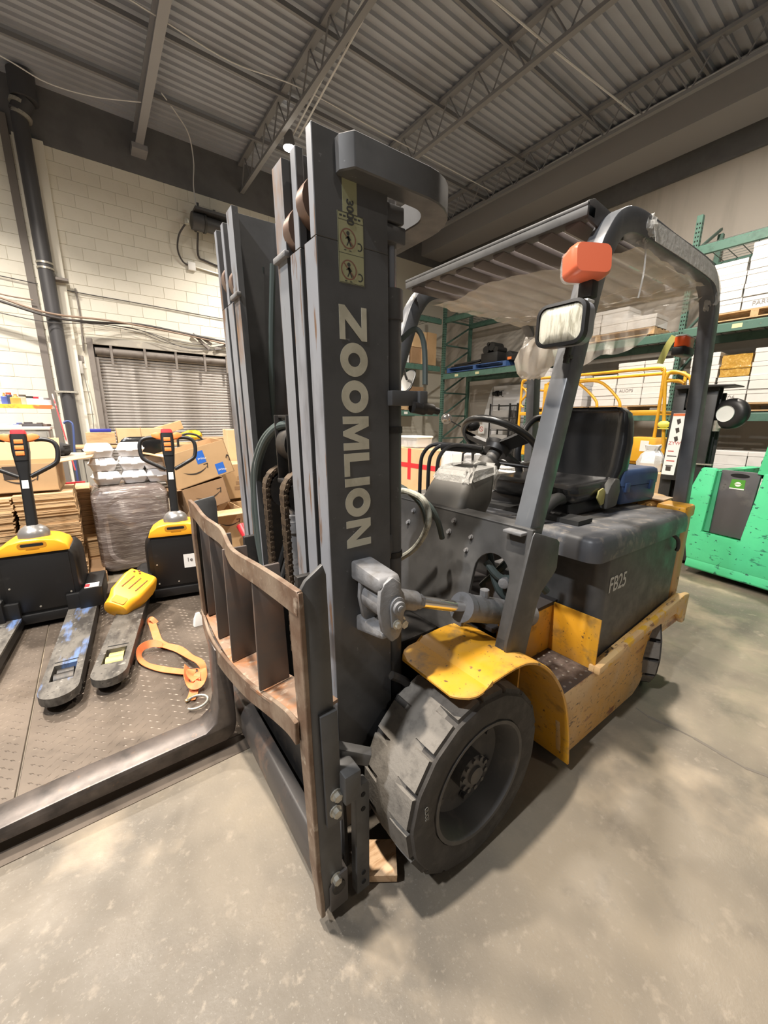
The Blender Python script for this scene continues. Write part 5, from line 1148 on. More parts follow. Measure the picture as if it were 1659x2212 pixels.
for px, py, rr, hh, colr, lab, cap in cans:
    p = at(px, 870, 'y', YB - .36); r = thing('can', lab, 'can', (p.x, YB - .36, zs), 'cans on the wall shelf')
    B().lathe([(rr * .96, zs + .001), (rr, zs + .006), (rr, zs + hh), (rr * .8, zs + hh + .006)], (p.x, YB - .36, 0), (0, 0, 1), 16).build('can_body', M('can_' + lab.split()[0] + lab.split()[1], colr, .4), r)
    if cap: B().cyl((p.x, YB - .36, zs + hh + .006), (p.x, YB - .36, zs + hh + .03), rr * .85, 16).build('can_lid', M('lid_%d%d%d' % tuple(int(v * 99) for v in cap), cap, .4), r)
    else: B().lathe([(rr * .5, zs + hh + .006), (rr * .25, zs + hh + .03), (rr * .25, zs + hh + .045)], (p.x, YB - .36, 0), (0, 0, 1), 12).build('nozzle', jor, r)
random.seed(31)
clut = [(18, 905, .30, .02, .20, (.55, .50, .44), 'white angled sheet of card lying at the left of the bench', 'card'), (70, 908, .22, .035, .16, (.05, .045, .05), 'dark power tool lying on the bench', 'tool'), (92, 909, .14, .03, .12, (.09, .06, .05), 'brown tool handle on the bench at the right', 'tool'), (48, 915, .14, .03, .10, (.10, .12, .28), 'blue cloth bundle on the bench', 'cloth')]
for px, py, w_, h_, d_, colr, lab, ct in clut:
    p = at(px, 921, 'y', YB - .25)
    b = B().cbox((p.x, YB - .25, zt + h_ / 2 + .001), w_, d_, h_, Matrix.Rotation(random.uniform(-.4, .4), 3, 'Z'))
    b.cbox((p.x + w_ * .15, YB - .25, zt + h_ * 1.2), w_ * .35, d_ * .4, h_ * .7, Matrix.Rotation(random.uniform(-.6, .6), 3, 'Z'))
    o = b.build(ct + '_item', M('clutter_' + lab.split()[0] + ct, colr, .6), bevel=.006, origin='base'); tag(o, lab, ct)
# lower table in front of the bench with jacket, boxes and bag
YT = -5.2
tz = at(170, 985, 'y', YT).z
tb2 = thing('table', 'low worn table behind the open carton at the left', 'table', (.55, YT, 0))
xt = at(198, 985, 'y', YT).x
B().box(xt, 1.6, YT - .6, YT, tz - .04, tz).build('table_top', M('table_top_worn', (.36, .31, .25), .6, spots=[(8, (.22, .18, .14), .5, .65)]), tb2, bevel=.004)
for x_ in (xt + .04, 1.55):
    for y_ in (YT - .05, YT - .55): B().box(x_ - .03, x_ + .03, y_ - .03, y_ + .03, 0, tz - .04).build('leg', benchm, tb2)
random.seed(13)
p = at(108, 990, 'y', YT - .15); b = B().sphere((p.x, YT - .15, tz + .06), .17, 12, (1.15, .8, .5))
for v in b.bm.verts:
    d = v.co - Vector((p.x, YT - .15, tz + .06)); v.co = Vector((p.x, YT - .15, tz + .06)) + d * random.uniform(.85, 1.15); v.co.z = max(v.co.z, tz + .001)
o = b.build('jacket', M('jacket_black', (.018, .017, .018), .8, bump=(20, .5)), smooth=50, origin='base'); tag(o, 'black jacket crumpled on the low table at the left', 'jacket')
p = at(25, 993, 'y', YT - .1); o = B().loft([[(q[0], q[1], z) for q in rrect(.26 * s_, .22 * s_, .05, 4, p.x, YT - .1)] for z, s_ in ((tz + .001, .8), (tz + .06, 1), (tz + .065, .92), (tz + .02, .75))]).build('basin', M('basin_aqua', (.42, .62, .60), .4), smooth=40, origin='base'); tag(o, 'pale aqua plastic basin on the low table at the far left', 'basin')
o = B().cbox((p.x - .02, YT - .1, tz + .075), .15, .09, .045, Matrix.Rotation(.5, 3, 'Z') @ Matrix.Rotation(.5, 3, 'Y')).build('box_lime', M('lime_print', (.66, .80, .06), .5), bevel=.003, origin='base'); o.name = 'small_packet'; tag(o, 'lime yellow packet lying in the aqua basin', 'packet')
for k in range(3):
    o = B().box(.30 + k * .02, .66, YB - .2, YB + .35, zt - .40 - .001 + k * .0, zt - .395).build('sheet', cardl) if False else None
mag = thing('magazine_pile', 'pile of magazines and papers on the low table beside the basin', 'papers', (at(40, 972, 'y', YT - .35).x, YT - .35, tz))
for k in range(7): B().cbox((at(40, 972, 'y', YT - .35).x, YT - .35, tz + .012 + k * .019), .30, .22, .018, Matrix.Rotation(random.uniform(-.15, .15), 3, 'Z')).build('magazine', [cardl, shelfm, card, benchm][k % 4], mag)
# blue and red hand truck leaning by the pilaster
ht = thing('hand_truck', 'blue and red folding hand truck leaning beside the black drain pipe', 'hand truck', (.22, -7.3, 0))
pa = at(147, 915, 'y', -7.3); pb = at(160, 1010, 'y', -7.2)
B().tube([pa + Vector((.05, 0, 0)), pa + Vector((.02, 0, .03)), pa + Vector((-.03, 0, .02)), pa + Vector((-.05, .02, -.08)), pb + Vector((-.02, 0, 0)), Vector((pb.x - .03, pb.y + .05, .1))], .014, 8, 4).build('frame', M('truck_blue', (.05, .08, .22), .5), ht)
B().bar((pb.x - .10, pb.y + .06, .45), (pb.x + .16, pb.y + .06, .45), .05, .12).build('toe_plate', jred, ht)
B().cyl((pb.x - .12, pb.y, .10), (pb.x - .08, pb.y, .10), .10, 16).build('wheel', rubber, ht)
# boxes in front of the roll-up door
YD = -7.9
def row_box(label, pxl, pxr, pyt, pyb, dep, mat, y=YD, rz=0, ry=0, tape=True):
    a, b_ = at(pxl, pyb, 'y', y), at(pxr, pyt, 'y', y); L_ = abs(a.x - b_.x); zb = at((pxl + pxr) / 2, pyb, 'y', y).z; zt_ = at((pxl + pxr) / 2, pyt, 'y', y).z
    return carton(label, pose((a.x + b_.x) / 2, y - dep / 2, zb, rz, 0, ry), (L_, dep, max(.04, zt_ - zb)), mat, tape=tape)
tbz = at(300, 960, 'y', YD).z
lt = thing('long_table', 'long low table under the boxes in front of the roll up door', 'table', (-.9, YD - .3, 0))
B().box(-1.70, .25, YD - .46, YD + .02, tbz - .045, tbz - .002).build('table_top', woodp, lt, bevel=.004)
for x_ in (-1.65, -.7, .2):
    for y_ in (YD - .42, YD - .03): B().box(x_ - .03, x_ + .03, y_ - .03, y_ + .03, 0, tbz - .045).build('leg', benchm, lt)
c = row_box('pale carton with a centre seam standing before the roll up door', 256, 352, 925, 959, .35, cardl, tape=False)
B().box(-.004, .004, .175, .1765, 0, .30).build('seam', cardd, c)
row_box('pale pine crate at the left end of the table by the door', 188, 248, 934, 958, .30, woodp, tape=False)
o = B().box(at(194, 930, 'y', YD).x, at(240, 930, 'y', YD).x, YD - .28, YD - .02, at(215, 933.5, 'y', YD).z, at(215, 927, 'y', YD).z).build('tray_lid', M('lid_blue', (.03, .035, .30), .45), bevel=.004, origin='base'); tag(o, 'dark blue plastic lid on top of the pale pine crate', 'lid')
lc = at(352, 918, 'y', YD - .30); carton('long carton tilted up behind the pale carton by the door', pose(lc.x - .02, YD - .37, lc.z - .16, 0, 0, 17), (.66, .16, .15), card, tape=False)
o = row_box('short brown carton propping up the long tilted carton', 340, 380, 937, 959, .14, cardd, y=YD - .30, tape=False)
yb = at(415, 936, 'y', YD - .1); tzz = at(415, 945, 'y', YD - .1).z
b = B().sphere((yb.x, YD - .1, tzz + .045), .13, 8, (1.35, .8, .65)); random.seed(9)
for v in b.bm.verts: v.co += Vector((random.uniform(-.02, .02), random.uniform(-.02, .02), random.uniform(-.02, .02)))
o = b.build('yellow_bag', M('bag_yellow', (.78, .50, .03), .4), smooth=30, origin='base'); tag(o, 'yellow plastic bag by the roll up door', 'bag')
o = B().tube([at(384, 950, 'y', -7.2) - Vector((0, 0, .9)), at(384, 950, 'y', -7.2), at(392, 941, 'y', -7.2), at(406, 937, 'y', -7.2), at(424, 940, 'y', -7.2), at(437, 950, 'y', -7.2), at(441, 962, 'y', -7.2), at(441, 962, 'y', -7.2) * 1 - Vector((0, 0, at(441, 962, 'y', -7.2).z - .02))], .018, 8, 5).build('black_hose', rubber, smooth=60, origin='base'); tag(o, 'black hose arching over the boxes near the door', 'hose')
ch = thing('office_chair', 'black padded chair back showing above the foam boxes', 'chair', (-.30, -5.9, 0))
a, b_ = at(258, 968, 'y', -5.9), at(358, 968, 'y', -5.9); zc_ = at(308, 945, 'y', -5.9).z
cx_ = (a.x + b_.x) / 2; hw_ = abs(a.x - b_.x) / 2
B().loft([[(p[0], y, p[1]) for p in rrect(hw_ * 2 * s_, .42 * s_, .12, 6, cx_, zc_ - .20)] for y, s_ in ((-5.86, .9), (-5.88, 1), (-5.95, 1), (-5.97, .9))]).build('backrest', vinyl, ch, smooth=50)
B().loft([[(p[0], p[1], z) for p in rrect(.52, .48, .1, 5, cx_, -5.64)] for z in (.45, .53)]).build('seat', vinyl, ch, smooth=40)
B().cyl((cx_, -5.65, .10), (cx_, -5.65, .45), .03, 12).bar((cx_, -5.86, .48), (cx_, -5.92, .8), .06, .02).build('post', steeld, ch)
for i in range(5):
    aa = 2 * PI * i / 5; B().bar((cx_, -5.65, .10), (cx_ + .28 * math.cos(aa), -5.65 + .28 * math.sin(aa), .07), .04, .03).cyl((cx_ + .28 * math.cos(aa), -5.65 + .28 * math.sin(aa), 0), (cx_ + .28 * math.cos(aa), -5.65 + .28 * math.sin(aa), .06), .025, 10).build('leg', steeld, ch)
dres = thing('dresser', 'carved reddish brown wooden dresser below the roll up door', 'dresser', (-1.95, -8.6, 0))
wdr = M('dresser_wood', (.25, .095, .03), .4, spots=[(5, (.16, .055, .018), .45, .65, (5, 1, 1))])
dz_ = at(470, 945, 'y', -8.4).z; dx0, dx1 = at(438, 960, 'y', -8.4).x, -2.75
B().box(dx1, dx0, -8.85, -8.42, 0, dz_ - .03).build('carcass', wdr, dres, bevel=.006); B().box(dx1 - .03, dx0 + .03, -8.88, -8.39, dz_ - .03, dz_).build('top', M('dresser_top', (.42, .26, .15), .4), dres, bevel=.006)
nw = (dx0 - dx1 - .06) / 3
for i in range(3):
    for j, (z0, z1) in enumerate(((.12, .62), (.66, dz_ - .07))):
        xa = dx1 + .03 + nw * i + .025; xb = xa + nw - .05
        d_ = B().box(xa, xb, -8.42, -8.40, z0, z1).build('panel', wdr, dres, bevel=.008)
        B().box(xa + .05, xb - .05, -8.41, -8.392, z0 + .05, z1 - .05).build('raised_field', M('field_wood', (.34, .14, .05), .35), d_, bevel=.012)
# ------------------------------------------------------------------ pallet racks and their loads
rackg = M('rack_green_paint', (.075, .16, .125), .5, spots=[(9, (.05, .11, .085), .5, .68), (26, (.28, .26, .2), .68, .73)])
rackg2 = M('rack_brace_green', (.055, .11, .09), .5)
wire = M('rack_wire_deck', (.10, .12, .11), .5, .3)
hole = M('hole_black', (.006, .006, .006), .9)
ubm = B(); ubm.box(-.04, .04, -.038, .038, 0, 4.5)
_up = None
def upright(parent, x, y, side=1, axis='x'):
    """post pair with bracing; front post has the teardrop holes"""
    for k, dx in enumerate((0, -1.02)):
        c = (x + dx, y) if axis == 'x' else (x, y + dx)
        p = B().box(c[0] - .04, c[0] + .04, c[1] - .038, c[1] + .038, 0, 4.5).build('upright', rackg, parent, smooth=0)
        B().box(c[0] - .07, c[0] + .07, c[1] - .07, c[1] + .07, 0, .012).build('foot_plate', rackg, p, smooth=0)
        if k == 0:
            b = B(); z = .12
            while z < 4.4:
                for s_ in (-.017, .017):
                    if axis == 'x':
                        b.face([(c[0] + .0405, c[1] + s_ + u * .009, z + v * .013) for u, v in ((-1, -.6), (0, -1), (1, -.6), (1, 1), (-1, 1))])
                        b.face([(c[0] + s_ * 1.1 + u * .009, c[1] + .0385, z + v * .013) for u, v in ((-1, -.6), (0, -1), (1, -.6), (1, 1), (-1, 1))])
                    else:
                        b.face([(c[0] + s_ + u * .009, c[1] + .0385, z + v * .013) for u, v in ((-1, -.6), (0, -1), (1, -.6), (1, 1), (-1, 1))])
                z += .06
            h_ = b.build('keyholes', hole, p, smooth=0); h_['kind'] = 'stuff'
    z = .3
    while z < 4.3:
        P = (lambda d, zz: (x + d, y, zz)) if axis == 'x' else (lambda d, zz: (x, y + d, zz))
        B().bar(P(-.03, z), P(-.99, z), .03, .04).build('brace', rackg2, parent, smooth=0)
        B().bar(P(-.03, z), P(-.99, z + .55), .03, .04).build('brace', rackg2, parent, smooth=0); z += .62
def level(parent, a, b_, c, z, axis='x', deck=True):
    """pair of beams from a to b_ along the rack; c = front plane"""
    for d in (-.0, -1.02):
        if axis == 'x': B().prism([(c + d + .045, z - .13), (c + d + .045, z - .02), (c + d + .03, z), (c + d - .02, z), (c + d - .02, z - .13)], 'y', a, b_).build('beam', rackg, parent, smooth=0)
        else: B().prism([(c + d + .045, z - .13), (c + d + .045, z - .02), (c + d + .03, z), (c + d - .02, z), (c + d - .02, z - .13)], 'x', a, b_).build('beam', rackg, parent, smooth=0)
    if deck:
        b = B(); n = 14
        for i in range(n + 1):
            t = lerp(a + .06, b_ - .06, i / n)
            if axis == 'x': b.bar((c + .03, t, z + .006), (c - 1.03, t, z + .006), .008, .008)
            else: b.bar((t, c + .03, z + .006), (t, c - 1.03, z + .006), .008, .008)
        for i in range(9):
            d = .02 - i * .13
            if axis == 'x': b.bar((c + d, a + .06, z + .012), (c + d, b_ - .06, z + .012), .006, .006)
            else: b.bar((a + .06, c + d, z + .012), (b_ - .06, c + d, z + .012), .006, .006)
        o = b.build('wire_deck', wire, parent, smooth=0); o['kind'] = 'stuff'
def tagstrip(parent, c, y, z, w_=.12, h_=.06, m=None):
    B().box(c + .0455, c + .047, y - w_ / 2, y + w_ / 2, z - h_ / 2, z + h_ / 2).build('shelf_label', m or M('shelf_label_yellow', (.62, .60, .36), .6), parent, smooth=0)
RX = -8.0
RA = thing('pallet_rack', 'green pallet rack along the back wall holding white cartons', 'pallet rack', (RX, -2.65, 0))
for y in (-8.15, -5.42, -2.66, .12): upright(RA, RX, y)
for a, b_, zs_ in ((-2.62, .08, (1.555, 2.875, 4.06)), (-5.38, -2.70, (1.555, 2.85, 4.06)), (-8.11, -5.46, (2.64, 4.06))):
    for z in zs_: level(RA, a, b_, RX, z)
for y, z in ((-1.95, 2.81), (-1.45, 2.81), (-1.0, 2.81), (-6.9, 2.575), (-7.6, 2.575), (-1.6, 4.0), (-1.1, 4.0)): tagstrip(RA, RX, y, z)
RD = thing('pallet_rack', 'green pallet rack along the left wall holding brown cartons', 'pallet rack', (-6.6, -8.25, 0))
upright(RD, -5.2, -8.25, axis='y')
for z in (1.66, 2.85, 4.05): level(RD, -7.94, -5.24, -8.25, z, 'y')
for x, z in ((-6.75, 1.60), (-7.55, 1.60)): B().box(x - .06, x + .06, -8.2045, -8.203, z - .03, z + .03).build('shelf_label', M('shelf_label_white', (.75, .75, .70), .6), RD, smooth=0)

def pallet(label, x, y, z, lx=1.0, ly=1.15, mat=woodp, group='rack pallets'):
    r = thing('pallet', label, 'pallet', (x, y, z), group)
    for d in (-.5, 0, .5):
        B().box(x - lx / 2, x + lx / 2, y + d * (ly - .09) - .045, y + d * (ly - .09) + .045, z + .02, z + .105).build('stringer', mat, r, smooth=0)
    for i in range(6):
        xx = x - lx / 2 + .05 + i * (lx - .1) / 5
        B().box(xx - .05, xx + .05, y - ly / 2, y + ly / 2, z + .105, z + .122).build('deck_board', mat, r, smooth=0)
    for i in range(3):
        xx = x - lx / 2 + .05 + i * (lx - .1) / 2
        B().box(xx - .05, xx + .05, y - ly / 2, y + ly / 2, z + .003, z + .02).build('bottom_board', mat, r, smooth=0)
    return r
WB = {}
def white_box(label, x, y, z, sx, sy, sz, group, mat=cardw):
    r = thing('white_carton', label, 'box', (0, 0, 0), group); r.location = (x, y, z)
    key = (sx, sy, sz, mat.name)
    if key not in WB:
        a = B().box(-sx / 2, sx / 2, -sy / 2, sy / 2, 0, sz - .065).build('body', mat, r, bevel=.004, seg=1, smooth=0)
        l_ = B().box(-sx / 2 - .004, sx / 2 + .004, -sy / 2 - .004, sy / 2 + .004, sz - .065, sz - .002).build('lid', mat, r, bevel=.004, seg=1, smooth=0)
        WB[key] = (a, l_)
    else:
        for s_ in WB[key]: o = s_.copy(); COL.objects.link(o); o.parent = r
    return r
ROWN = ['bottom', 'second', 'third', 'fourth', 'fifth']
COLN = ['first', 'second', 'third', 'fourth', 'fifth', 'sixth']
random.seed(17)
def stack(where, y0, z0, ncol, heights, sx, sy, sz, group, x=RX - .2, mat=cardw, skip=(), back=True):
    """columns from the left of the picture (-y) to the right; heights per column; skip = (col,row)"""
    out = {}
    for cidx in range(ncol):
        for r_ in range(heights[cidx]):
            if (cidx, r_) in skip: continue
            jx, jy = random.uniform(-.012, .012), random.uniform(-.008, .008)
            out[(cidx, r_)] = white_box(f'{ROWN[r_]} row white carton, {COLN[cidx]} column from left, {where}', x + jx, y0 + cidx * (sy + .02) + sy / 2 + jy, z0 + r_ * (sz + .002), sx, sy, sz, group, mat)
    return out
# bay A, middle level
pallet('wooden pallet under the white cartons high on the right rack bay', RX - .45, -1.78, 2.89, 1.0, 1.30)
sA = stack('pallet high on right rack', -2.42, 3.015, 3, [4, 5, 2], .5, .46, .175, 'white cartons high on the right rack')
text('box_marking', 'PARCH 706', .085, (.2535, -.12, .04), (0, 1, .06), (0, 0, 1), M('marker_grey', (.30, .29, .29), .7), sA[(1, 0)])
# bay A, lower level
pallet('wooden pallet under the white cartons at eye level on the right rack', RX - .45, -1.72, 1.57, 1.0, 1.45)
sB = stack('pallet at eye level on right rack', -2.44, 1.695, 4, [4, 2, 4, 4], .5, .36, .19, 'white cartons at eye level on the right rack')
text('box_marking', '706', .09, (.2535, -.07, .05), (0, 1, 0), (0, 0, 1), M('marker_grey', (.30, .29, .29), .7), sB[(1, 0)])
amb = thing('amber_wrapped_carton', 'carton wrapped in shiny amber film on top of the white cartons on the right rack', 'box', (RX - .2, -1.88, 2.08))
amberm = M('amber_film', (.48, .27, .04), .18, bump=(30, .8), spots=[(26, (.62, .40, .10), .5, .62)], coat=.6)
b = B().box(RX - .43, RX + .04, -2.05, -1.70, 2.084, 2.40); bmesh.ops.subdivide_edges(b.bm, edges=b.bm.edges, cuts=6, use_grid_fill=True)
for v in b.bm.verts: v.co += Vector((random.uniform(-.006, .006), random.uniform(-.006, .006), random.uniform(-.004, .004) if v.co.z > 2.1 else 0))
b.build('wrapped_body', amberm, amb, smooth=25)
B().box(RX - .435, RX + .048, -2.058, -1.692, 2.20, 2.235).build('film_band', amberm, amb, bevel=.004)
# bay A, floor
pallet('pallet on the floor under the white cartons behind the green lift truck', RX - .45, -1.6, 0.0, 1.0, 1.5)
stack('floor pallet behind green lift truck', -2.35, .125, 4, [4, 4, 4, 4], .5, .40, .21, 'white cartons on the floor pallet', mat=cardw)
# bay B
pallet('pallet under the white cartons seen through the yellow lift rails, right one', RX - .45, -3.35, 1.57, 1.0, 1.3)
pallet('pallet under the white cartons seen through the yellow lift rails, left one', RX - .45, -4.72, 1.57, 1.0, 1.2)
sC = stack('right pallet behind yellow rails', -3.98, 1.695, 3, [3, 4, 4], .5, .42, .185, 'white cartons behind the yellow rails')
text('box_marking', 'AUOPS', .075, (.2535, -.16, .05), (0, 1, 0), (0, 0, 1), M('marker_grey', (.30, .29, .29), .7), sC[(1, 1)])
stack('left pallet behind yellow rails', -5.28, 1.695, 3, [4, 3, 3], .5, .36, .2, 'white cartons behind the yellow rails', mat=cardw2)
pallet('pallet above the yellow lift behind the hanging film', RX - .45, -4.0, 2.87, 1.0, 1.9)
stack('pallet behind the hanging film', -4.9, 2.995, 4, [1, 2, 2, 1], .5, .45, .2, 'white cartons behind the film')
# bay C: blue pallet with black machine parts
pallet('blue pallet carrying black machine parts on the back rack', RX - .45, -7.0, 2.655, 1.0, 1.9, M('pallet_blue', (.04, .10, .28), .5))
mp = thing('machine_part', 'black engine shaped machine part on the blue pallet', 'machine part', (RX - .3, -6.55, 2.78))
kb_ = M('machine_black', (.012, .012, .013), .5)
b = B().box(RX - .6, RX, -6.85, -6.35, 2.78, 3.02); b.build('block', kb_, mp, bevel=.02)
for y_, z_, r_ in ((-6.75, 3.10, .09), (-6.58, 3.16, .10), (-6.45, 3.08, .07), (-6.68, 3.22, .05)): B().cyl((RX - .4, y_, z_), (RX - .05, y_, z_), r_, 14).build('drum', kb_, mp)
mp = thing('machine_part', 'black saddle shaped machine part at the right of the blue pallet', 'machine part', (RX - .3, -5.8, 2.78))
B().prism([(-6.15, 2.78), (-6.15, 2.98), (-6.05, 3.0), (-5.95, 2.92), (-5.8, 2.93), (-5.70, 3.02), (-5.64, 3.28), (-5.60, 3.1), (-5.58, 2.78)], 'x', RX - .5, RX - .05).build('casting', kb_, mp, bevel=.015)
B().box(RX - .06, RX - .03, -6.08, -5.98, 2.80, 2.86).build('orange_mark', jor, mp)
o = B().box(RX - .5, RX + .0, -7.85, -6.9, 2.78, 2.82).bar((RX - .1, -7.8, 2.84), (RX - .2, -7.0, 2.90), .1, .05).build('forks_bundle', kb_, bevel=.008, origin='base'); o.name = 'steel_bars'; tag(o, 'black steel bars lying on the left half of the blue pallet', 'bars')
# rack D loads (brown cartons)
random.seed(23)
def dbox(label, x0, x1, z, h, mat, y=-8.3, dep=.5): return carton(label, pose((x0 + x1) / 2, y - dep / 2, z, random.uniform(-3, 3)), (abs(x1 - x0), dep, h), mat, group='brown cartons on the left rack')
dbox('large pale carton on the middle shelf of the left rack', -7.0, -7.5, 2.87 + .41, .40, cardl)
dbox('dark carton under the large pale carton on the left rack', -6.95, -7.32, 2.87, .40, cardd)
dbox('tall carton at the right end of the middle shelf of the left rack', -7.52, -7.86, 2.87, .82, card)
dbox('small carton beside the tall carton on the left rack', -7.33, -7.5, 2.87, .40, card, y=-8.25)
for k in range(3): white_box(f'white carton, {["bottom", "middle", "top"][k]} of three on the middle shelf of the left rack', -6.75, -8.5, 2.87 + k * .2, .32, .4, .195, 'white cartons on the left rack')
for k, (x0, x1, h, mt) in enumerate(((-6.9, -7.3, .34, cardd), (-7.32, -7.75, .34, cardd), (-6.95, -7.4, .34, cardd), (-7.42, -7.8, .3, cardd))):
    dbox(['dark carton, lower left one at the back of the lower shelf', 'dark carton, lower right one at the back of the lower shelf', 'dark carton, upper left one at the back of the lower shelf', 'dark carton, upper right one at the back of the lower shelf'][k], x0, x1, 1.68 + (.35 if k > 1 else 0), h, mt, y=-8.7)
for k, x in enumerate((-6.45, -6.72)): white_box(['left white carton at the front of the lower shelf of the left rack', 'right white carton at the front of the lower shelf of the left rack'][k], x, -8.45, 1.68 + .12, .25, .3, .13, 'white cartons on the left rack')
pallet('short wooden pallet under two white cartons on the left rack', -6.58, -8.55, 1.675, .6, .5)
fr = thing('wooden_frame', 'small wooden frame standing on the lower shelf of the left rack', 'frame', (-7.15, -8.4, 1.68))
for a, b_ in (((-7.05, 1.68), (-7.08, 1.88)), ((-7.3, 1.68), (-7.26, 1.88))): B().bar((a[0], -8.36, a[1]), (b_[0], -8.36, b_[1]), .06, .05, (0, 1, 0)).build('post', woodp, fr)
B().bar((-7.07, -8.36, 1.80), (-7.27, -8.36, 1.80), .05, .05, (0, 1, 0)).build('rail', woodp, fr)
# white partition with posters, wire trolley
wp = thing('white_partition', 'white sheet partition under the back rack behind the steering wheel', 'partition', (-9.1, -6.6, 0))
B().box(-9.14, -9.08, -7.25, -5.5, 0, 2.33).build('sheet', M('partition_white', (.86, .86, .88), .6), wp, bevel=.003)
B().prism([(-7.25, .2), (-7.60, .2), (-7.52, 1.4), (-7.32, 2.15), (-7.25, 2.3)], 'x', -9.02, -9.06).build('sheet_fold', M('fold_grey_white', (.62, .62, .62), .6), wp)
vv = thing('hose_valve', 'black fire hose valve mounted on the white partition', 'valve', (-9.0, -7.0, 2.1))
vp = at(1072, 850, 'x', -9.0)
for dy, r_ in ((-.12, .05), (-.02, .075), (.08, .05)): B().cyl((vp.x - .06, vp.y + dy - .03, vp.z), (vp.x - .06, vp.y + dy + .05, vp.z), r_, 12).build('valve_body', kb_, vv)
B().tube([(vp.x, vp.y + .18 + .0 * i, vp.z + 0) + Vector() if False else (vp.x - .06 + .08 * math.cos(i * PI / 8), vp.y + .17, vp.z + .08 * math.sin(i * PI / 8)) for i in range(16)], .008, 6, closed=True).build('handwheel', kb_, vv)
wt = thing('wire_trolley', 'black wire trolley with grey drawers in front of the white partition', 'trolley', (-8.6, -6.8, 0))
y0_, y1_ = at(1058, 900, 'x', -8.5).y, at(1100, 900, 'x', -8.5).y; zt_ = at(1075, 872, 'x', -8.5).z
for y_ in (y0_, y1_, y1_ + .22):
    for x_ in (-8.5, -8.85): B().bar((x_, y_, .1), (x_, y_, zt_), .03, .03, (0, 1, 0)).build('post', kb_, wt)
nr = 6
for i in range(nr):
    z_ = lerp(.25, zt_ - .05, i / (nr - 1))
    B().bar((-8.5, y0_, z_), (-8.5, y1_ + .22, z_), .02, .02).bar((-8.85, y0_, z_), (-8.85, y1_ + .22, z_), .02, .02).build('rail', kb_, wt)
    if i < nr - 1: B().box(-8.82, -8.53, y0_ + .03, y1_ - .03, z_ + .02, z_ + .19).build('drawer', M('drawer_grey', (.32, .31, .30), .6), wt, bevel=.005)
for i in range(7): B().bar((-8.5, y1_ + .03 * i, .25), (-8.5, y1_ + .03 * i, zt_ - .05), .008, .008, (0, 1, 0)).build('wire', kb_, wt)
for y_ in (y0_, y1_): B().cyl((-8.5, y_, 0), (-8.5, y_, .1), .04, 10).build('caster', rubber, wt)
o = B().box(-9.06, -9.055, -7.62, -7.40, 1.0, 1.25).build('no_sign', white, origin='base')
sp_ = at(1030, 922, 'x', -8.0); o.name = 'sign_plate'; o.location = (-8.9, sp_.y - .6, sp_.z - .2); tag(o, 'small white sign with a red prohibition ring behind the steering wheel', 'sign')
b = B(); cc = Vector((0, .0, .12)); n = 24
b.loft([[(.004, .07 * math.cos(2 * PI * i / n), .125 + .07 * math.sin(2 * PI * i / n)) for i in range(n)], [(.004, .055 * math.cos(2 * PI * i / n), .125 + .055 * math.sin(2 * PI * i / n)) for i in range(n)]], cap=False)
b.bar((.004, -.045, .17), (.004, .045, .08), .002, .014, (0, 1, 1)); b.build('red_ring', M('sign_red', (.60, .08, .06), .6), o, smooth=0)

# ------------------------------------------------------------------ yellow scissor lift
SX = -6.0
sl = thing('scissor_lift', 'yellow scissor lift with guard rails behind the forklift seat', 'scissor lift', (SX - .5, -3.2, 0))
sy = M('lift_yellow', (.72, .38, .02), .42, spots=[(6, (.60, .30, .02), .5, .66), (30, (.35, .22, .08), .70, .74)])
ya, yb_ = at(1118, 950, 'x', SX).y, at(1412, 950, 'x', SX).y
zt_, zm, zp = at(1300, 806, 'x', SX).z, at(1300, 892, 'x', SX).z, .90
def railframe(x, name='guard_rail'):
    B().tube([(x, ya, zp), (x, ya, zt_ - .12), (x, ya + .03, zt_ - .03), (x, ya + .12, zt_), (x, (ya + yb_) / 2, zt_), (x, yb_ - .12, zt_), (x, yb_ - .03, zt_ - .03), (x, yb_, zt_ - .12), (x, yb_, zp)], .021, 8, 4).build(name, sy, sl, smooth=50)
    B().box(x - .018, x + .018, ya, yb_, zm - .028, zm + .028).build('mid_rail', sy, sl, bevel=.006)
    for t in (.12, .30): pass
railframe(SX); railframe(SX - .75)
for y_ in (ya, yb_):
    for z_ in (zt_ - .14, zm): B().bar((SX, y_, z_), (SX - .75, y_, z_), .035, .035).build('end_rail', sy, sl, bevel=.005)
for k, (pa_, pb2, pc) in enumerate(((1240, 1285, 1288), (1293, 1335, 1338))):
    a0 = at(pa_, 824, 'x', SX - .02); a1 = at(pb2, 862, 'x', SX - .02); a2 = at(pc, 887, 'x', SX - .02)
    B().tube([Vector((SX - .02, a0.y - .42, a0.z)), a0, a1, a2], .02, 8, 5).build('entry_hoop', sy, sl, smooth=50)
B().tube([at(1432, 1000, 'x', SX + .1), at(1436, 850, 'x', SX + .1), at(1442, 812, 'x', SX + .1), at(1458, 803, 'x', SX + .1), at(1490, 815, 'x', SX + .1), at(1492, 840, 'x', SX + .1)], .021, 8, 5).build('gate_frame', sy, sl, smooth=50)
B().tube([at(1437, 824, 'x', SX + .1), at(1465, 822, 'x', SX + .1), at(1478, 828, 'x', SX + .1)], .018, 8, 5).build('gate_bar', sy, sl, smooth=50)
for px in (1128, 1140): B().bar(Vector((SX - .05, at(px, 950, 'x', SX).y + .05, zp)), Vector((SX - .05, at(px, 950, 'x', SX).y + .05, zm)), .03, .03, (0, 1, 0)).build('baluster', sy, sl)
B().tube([at(1130, 880, 'x', SX), at(1124, 870, 'x', SX), at(1138, 850, 'x', SX), at(1128, 835, 'x', SX)], .016, 8, 4).build('latch_bar', sy, sl)
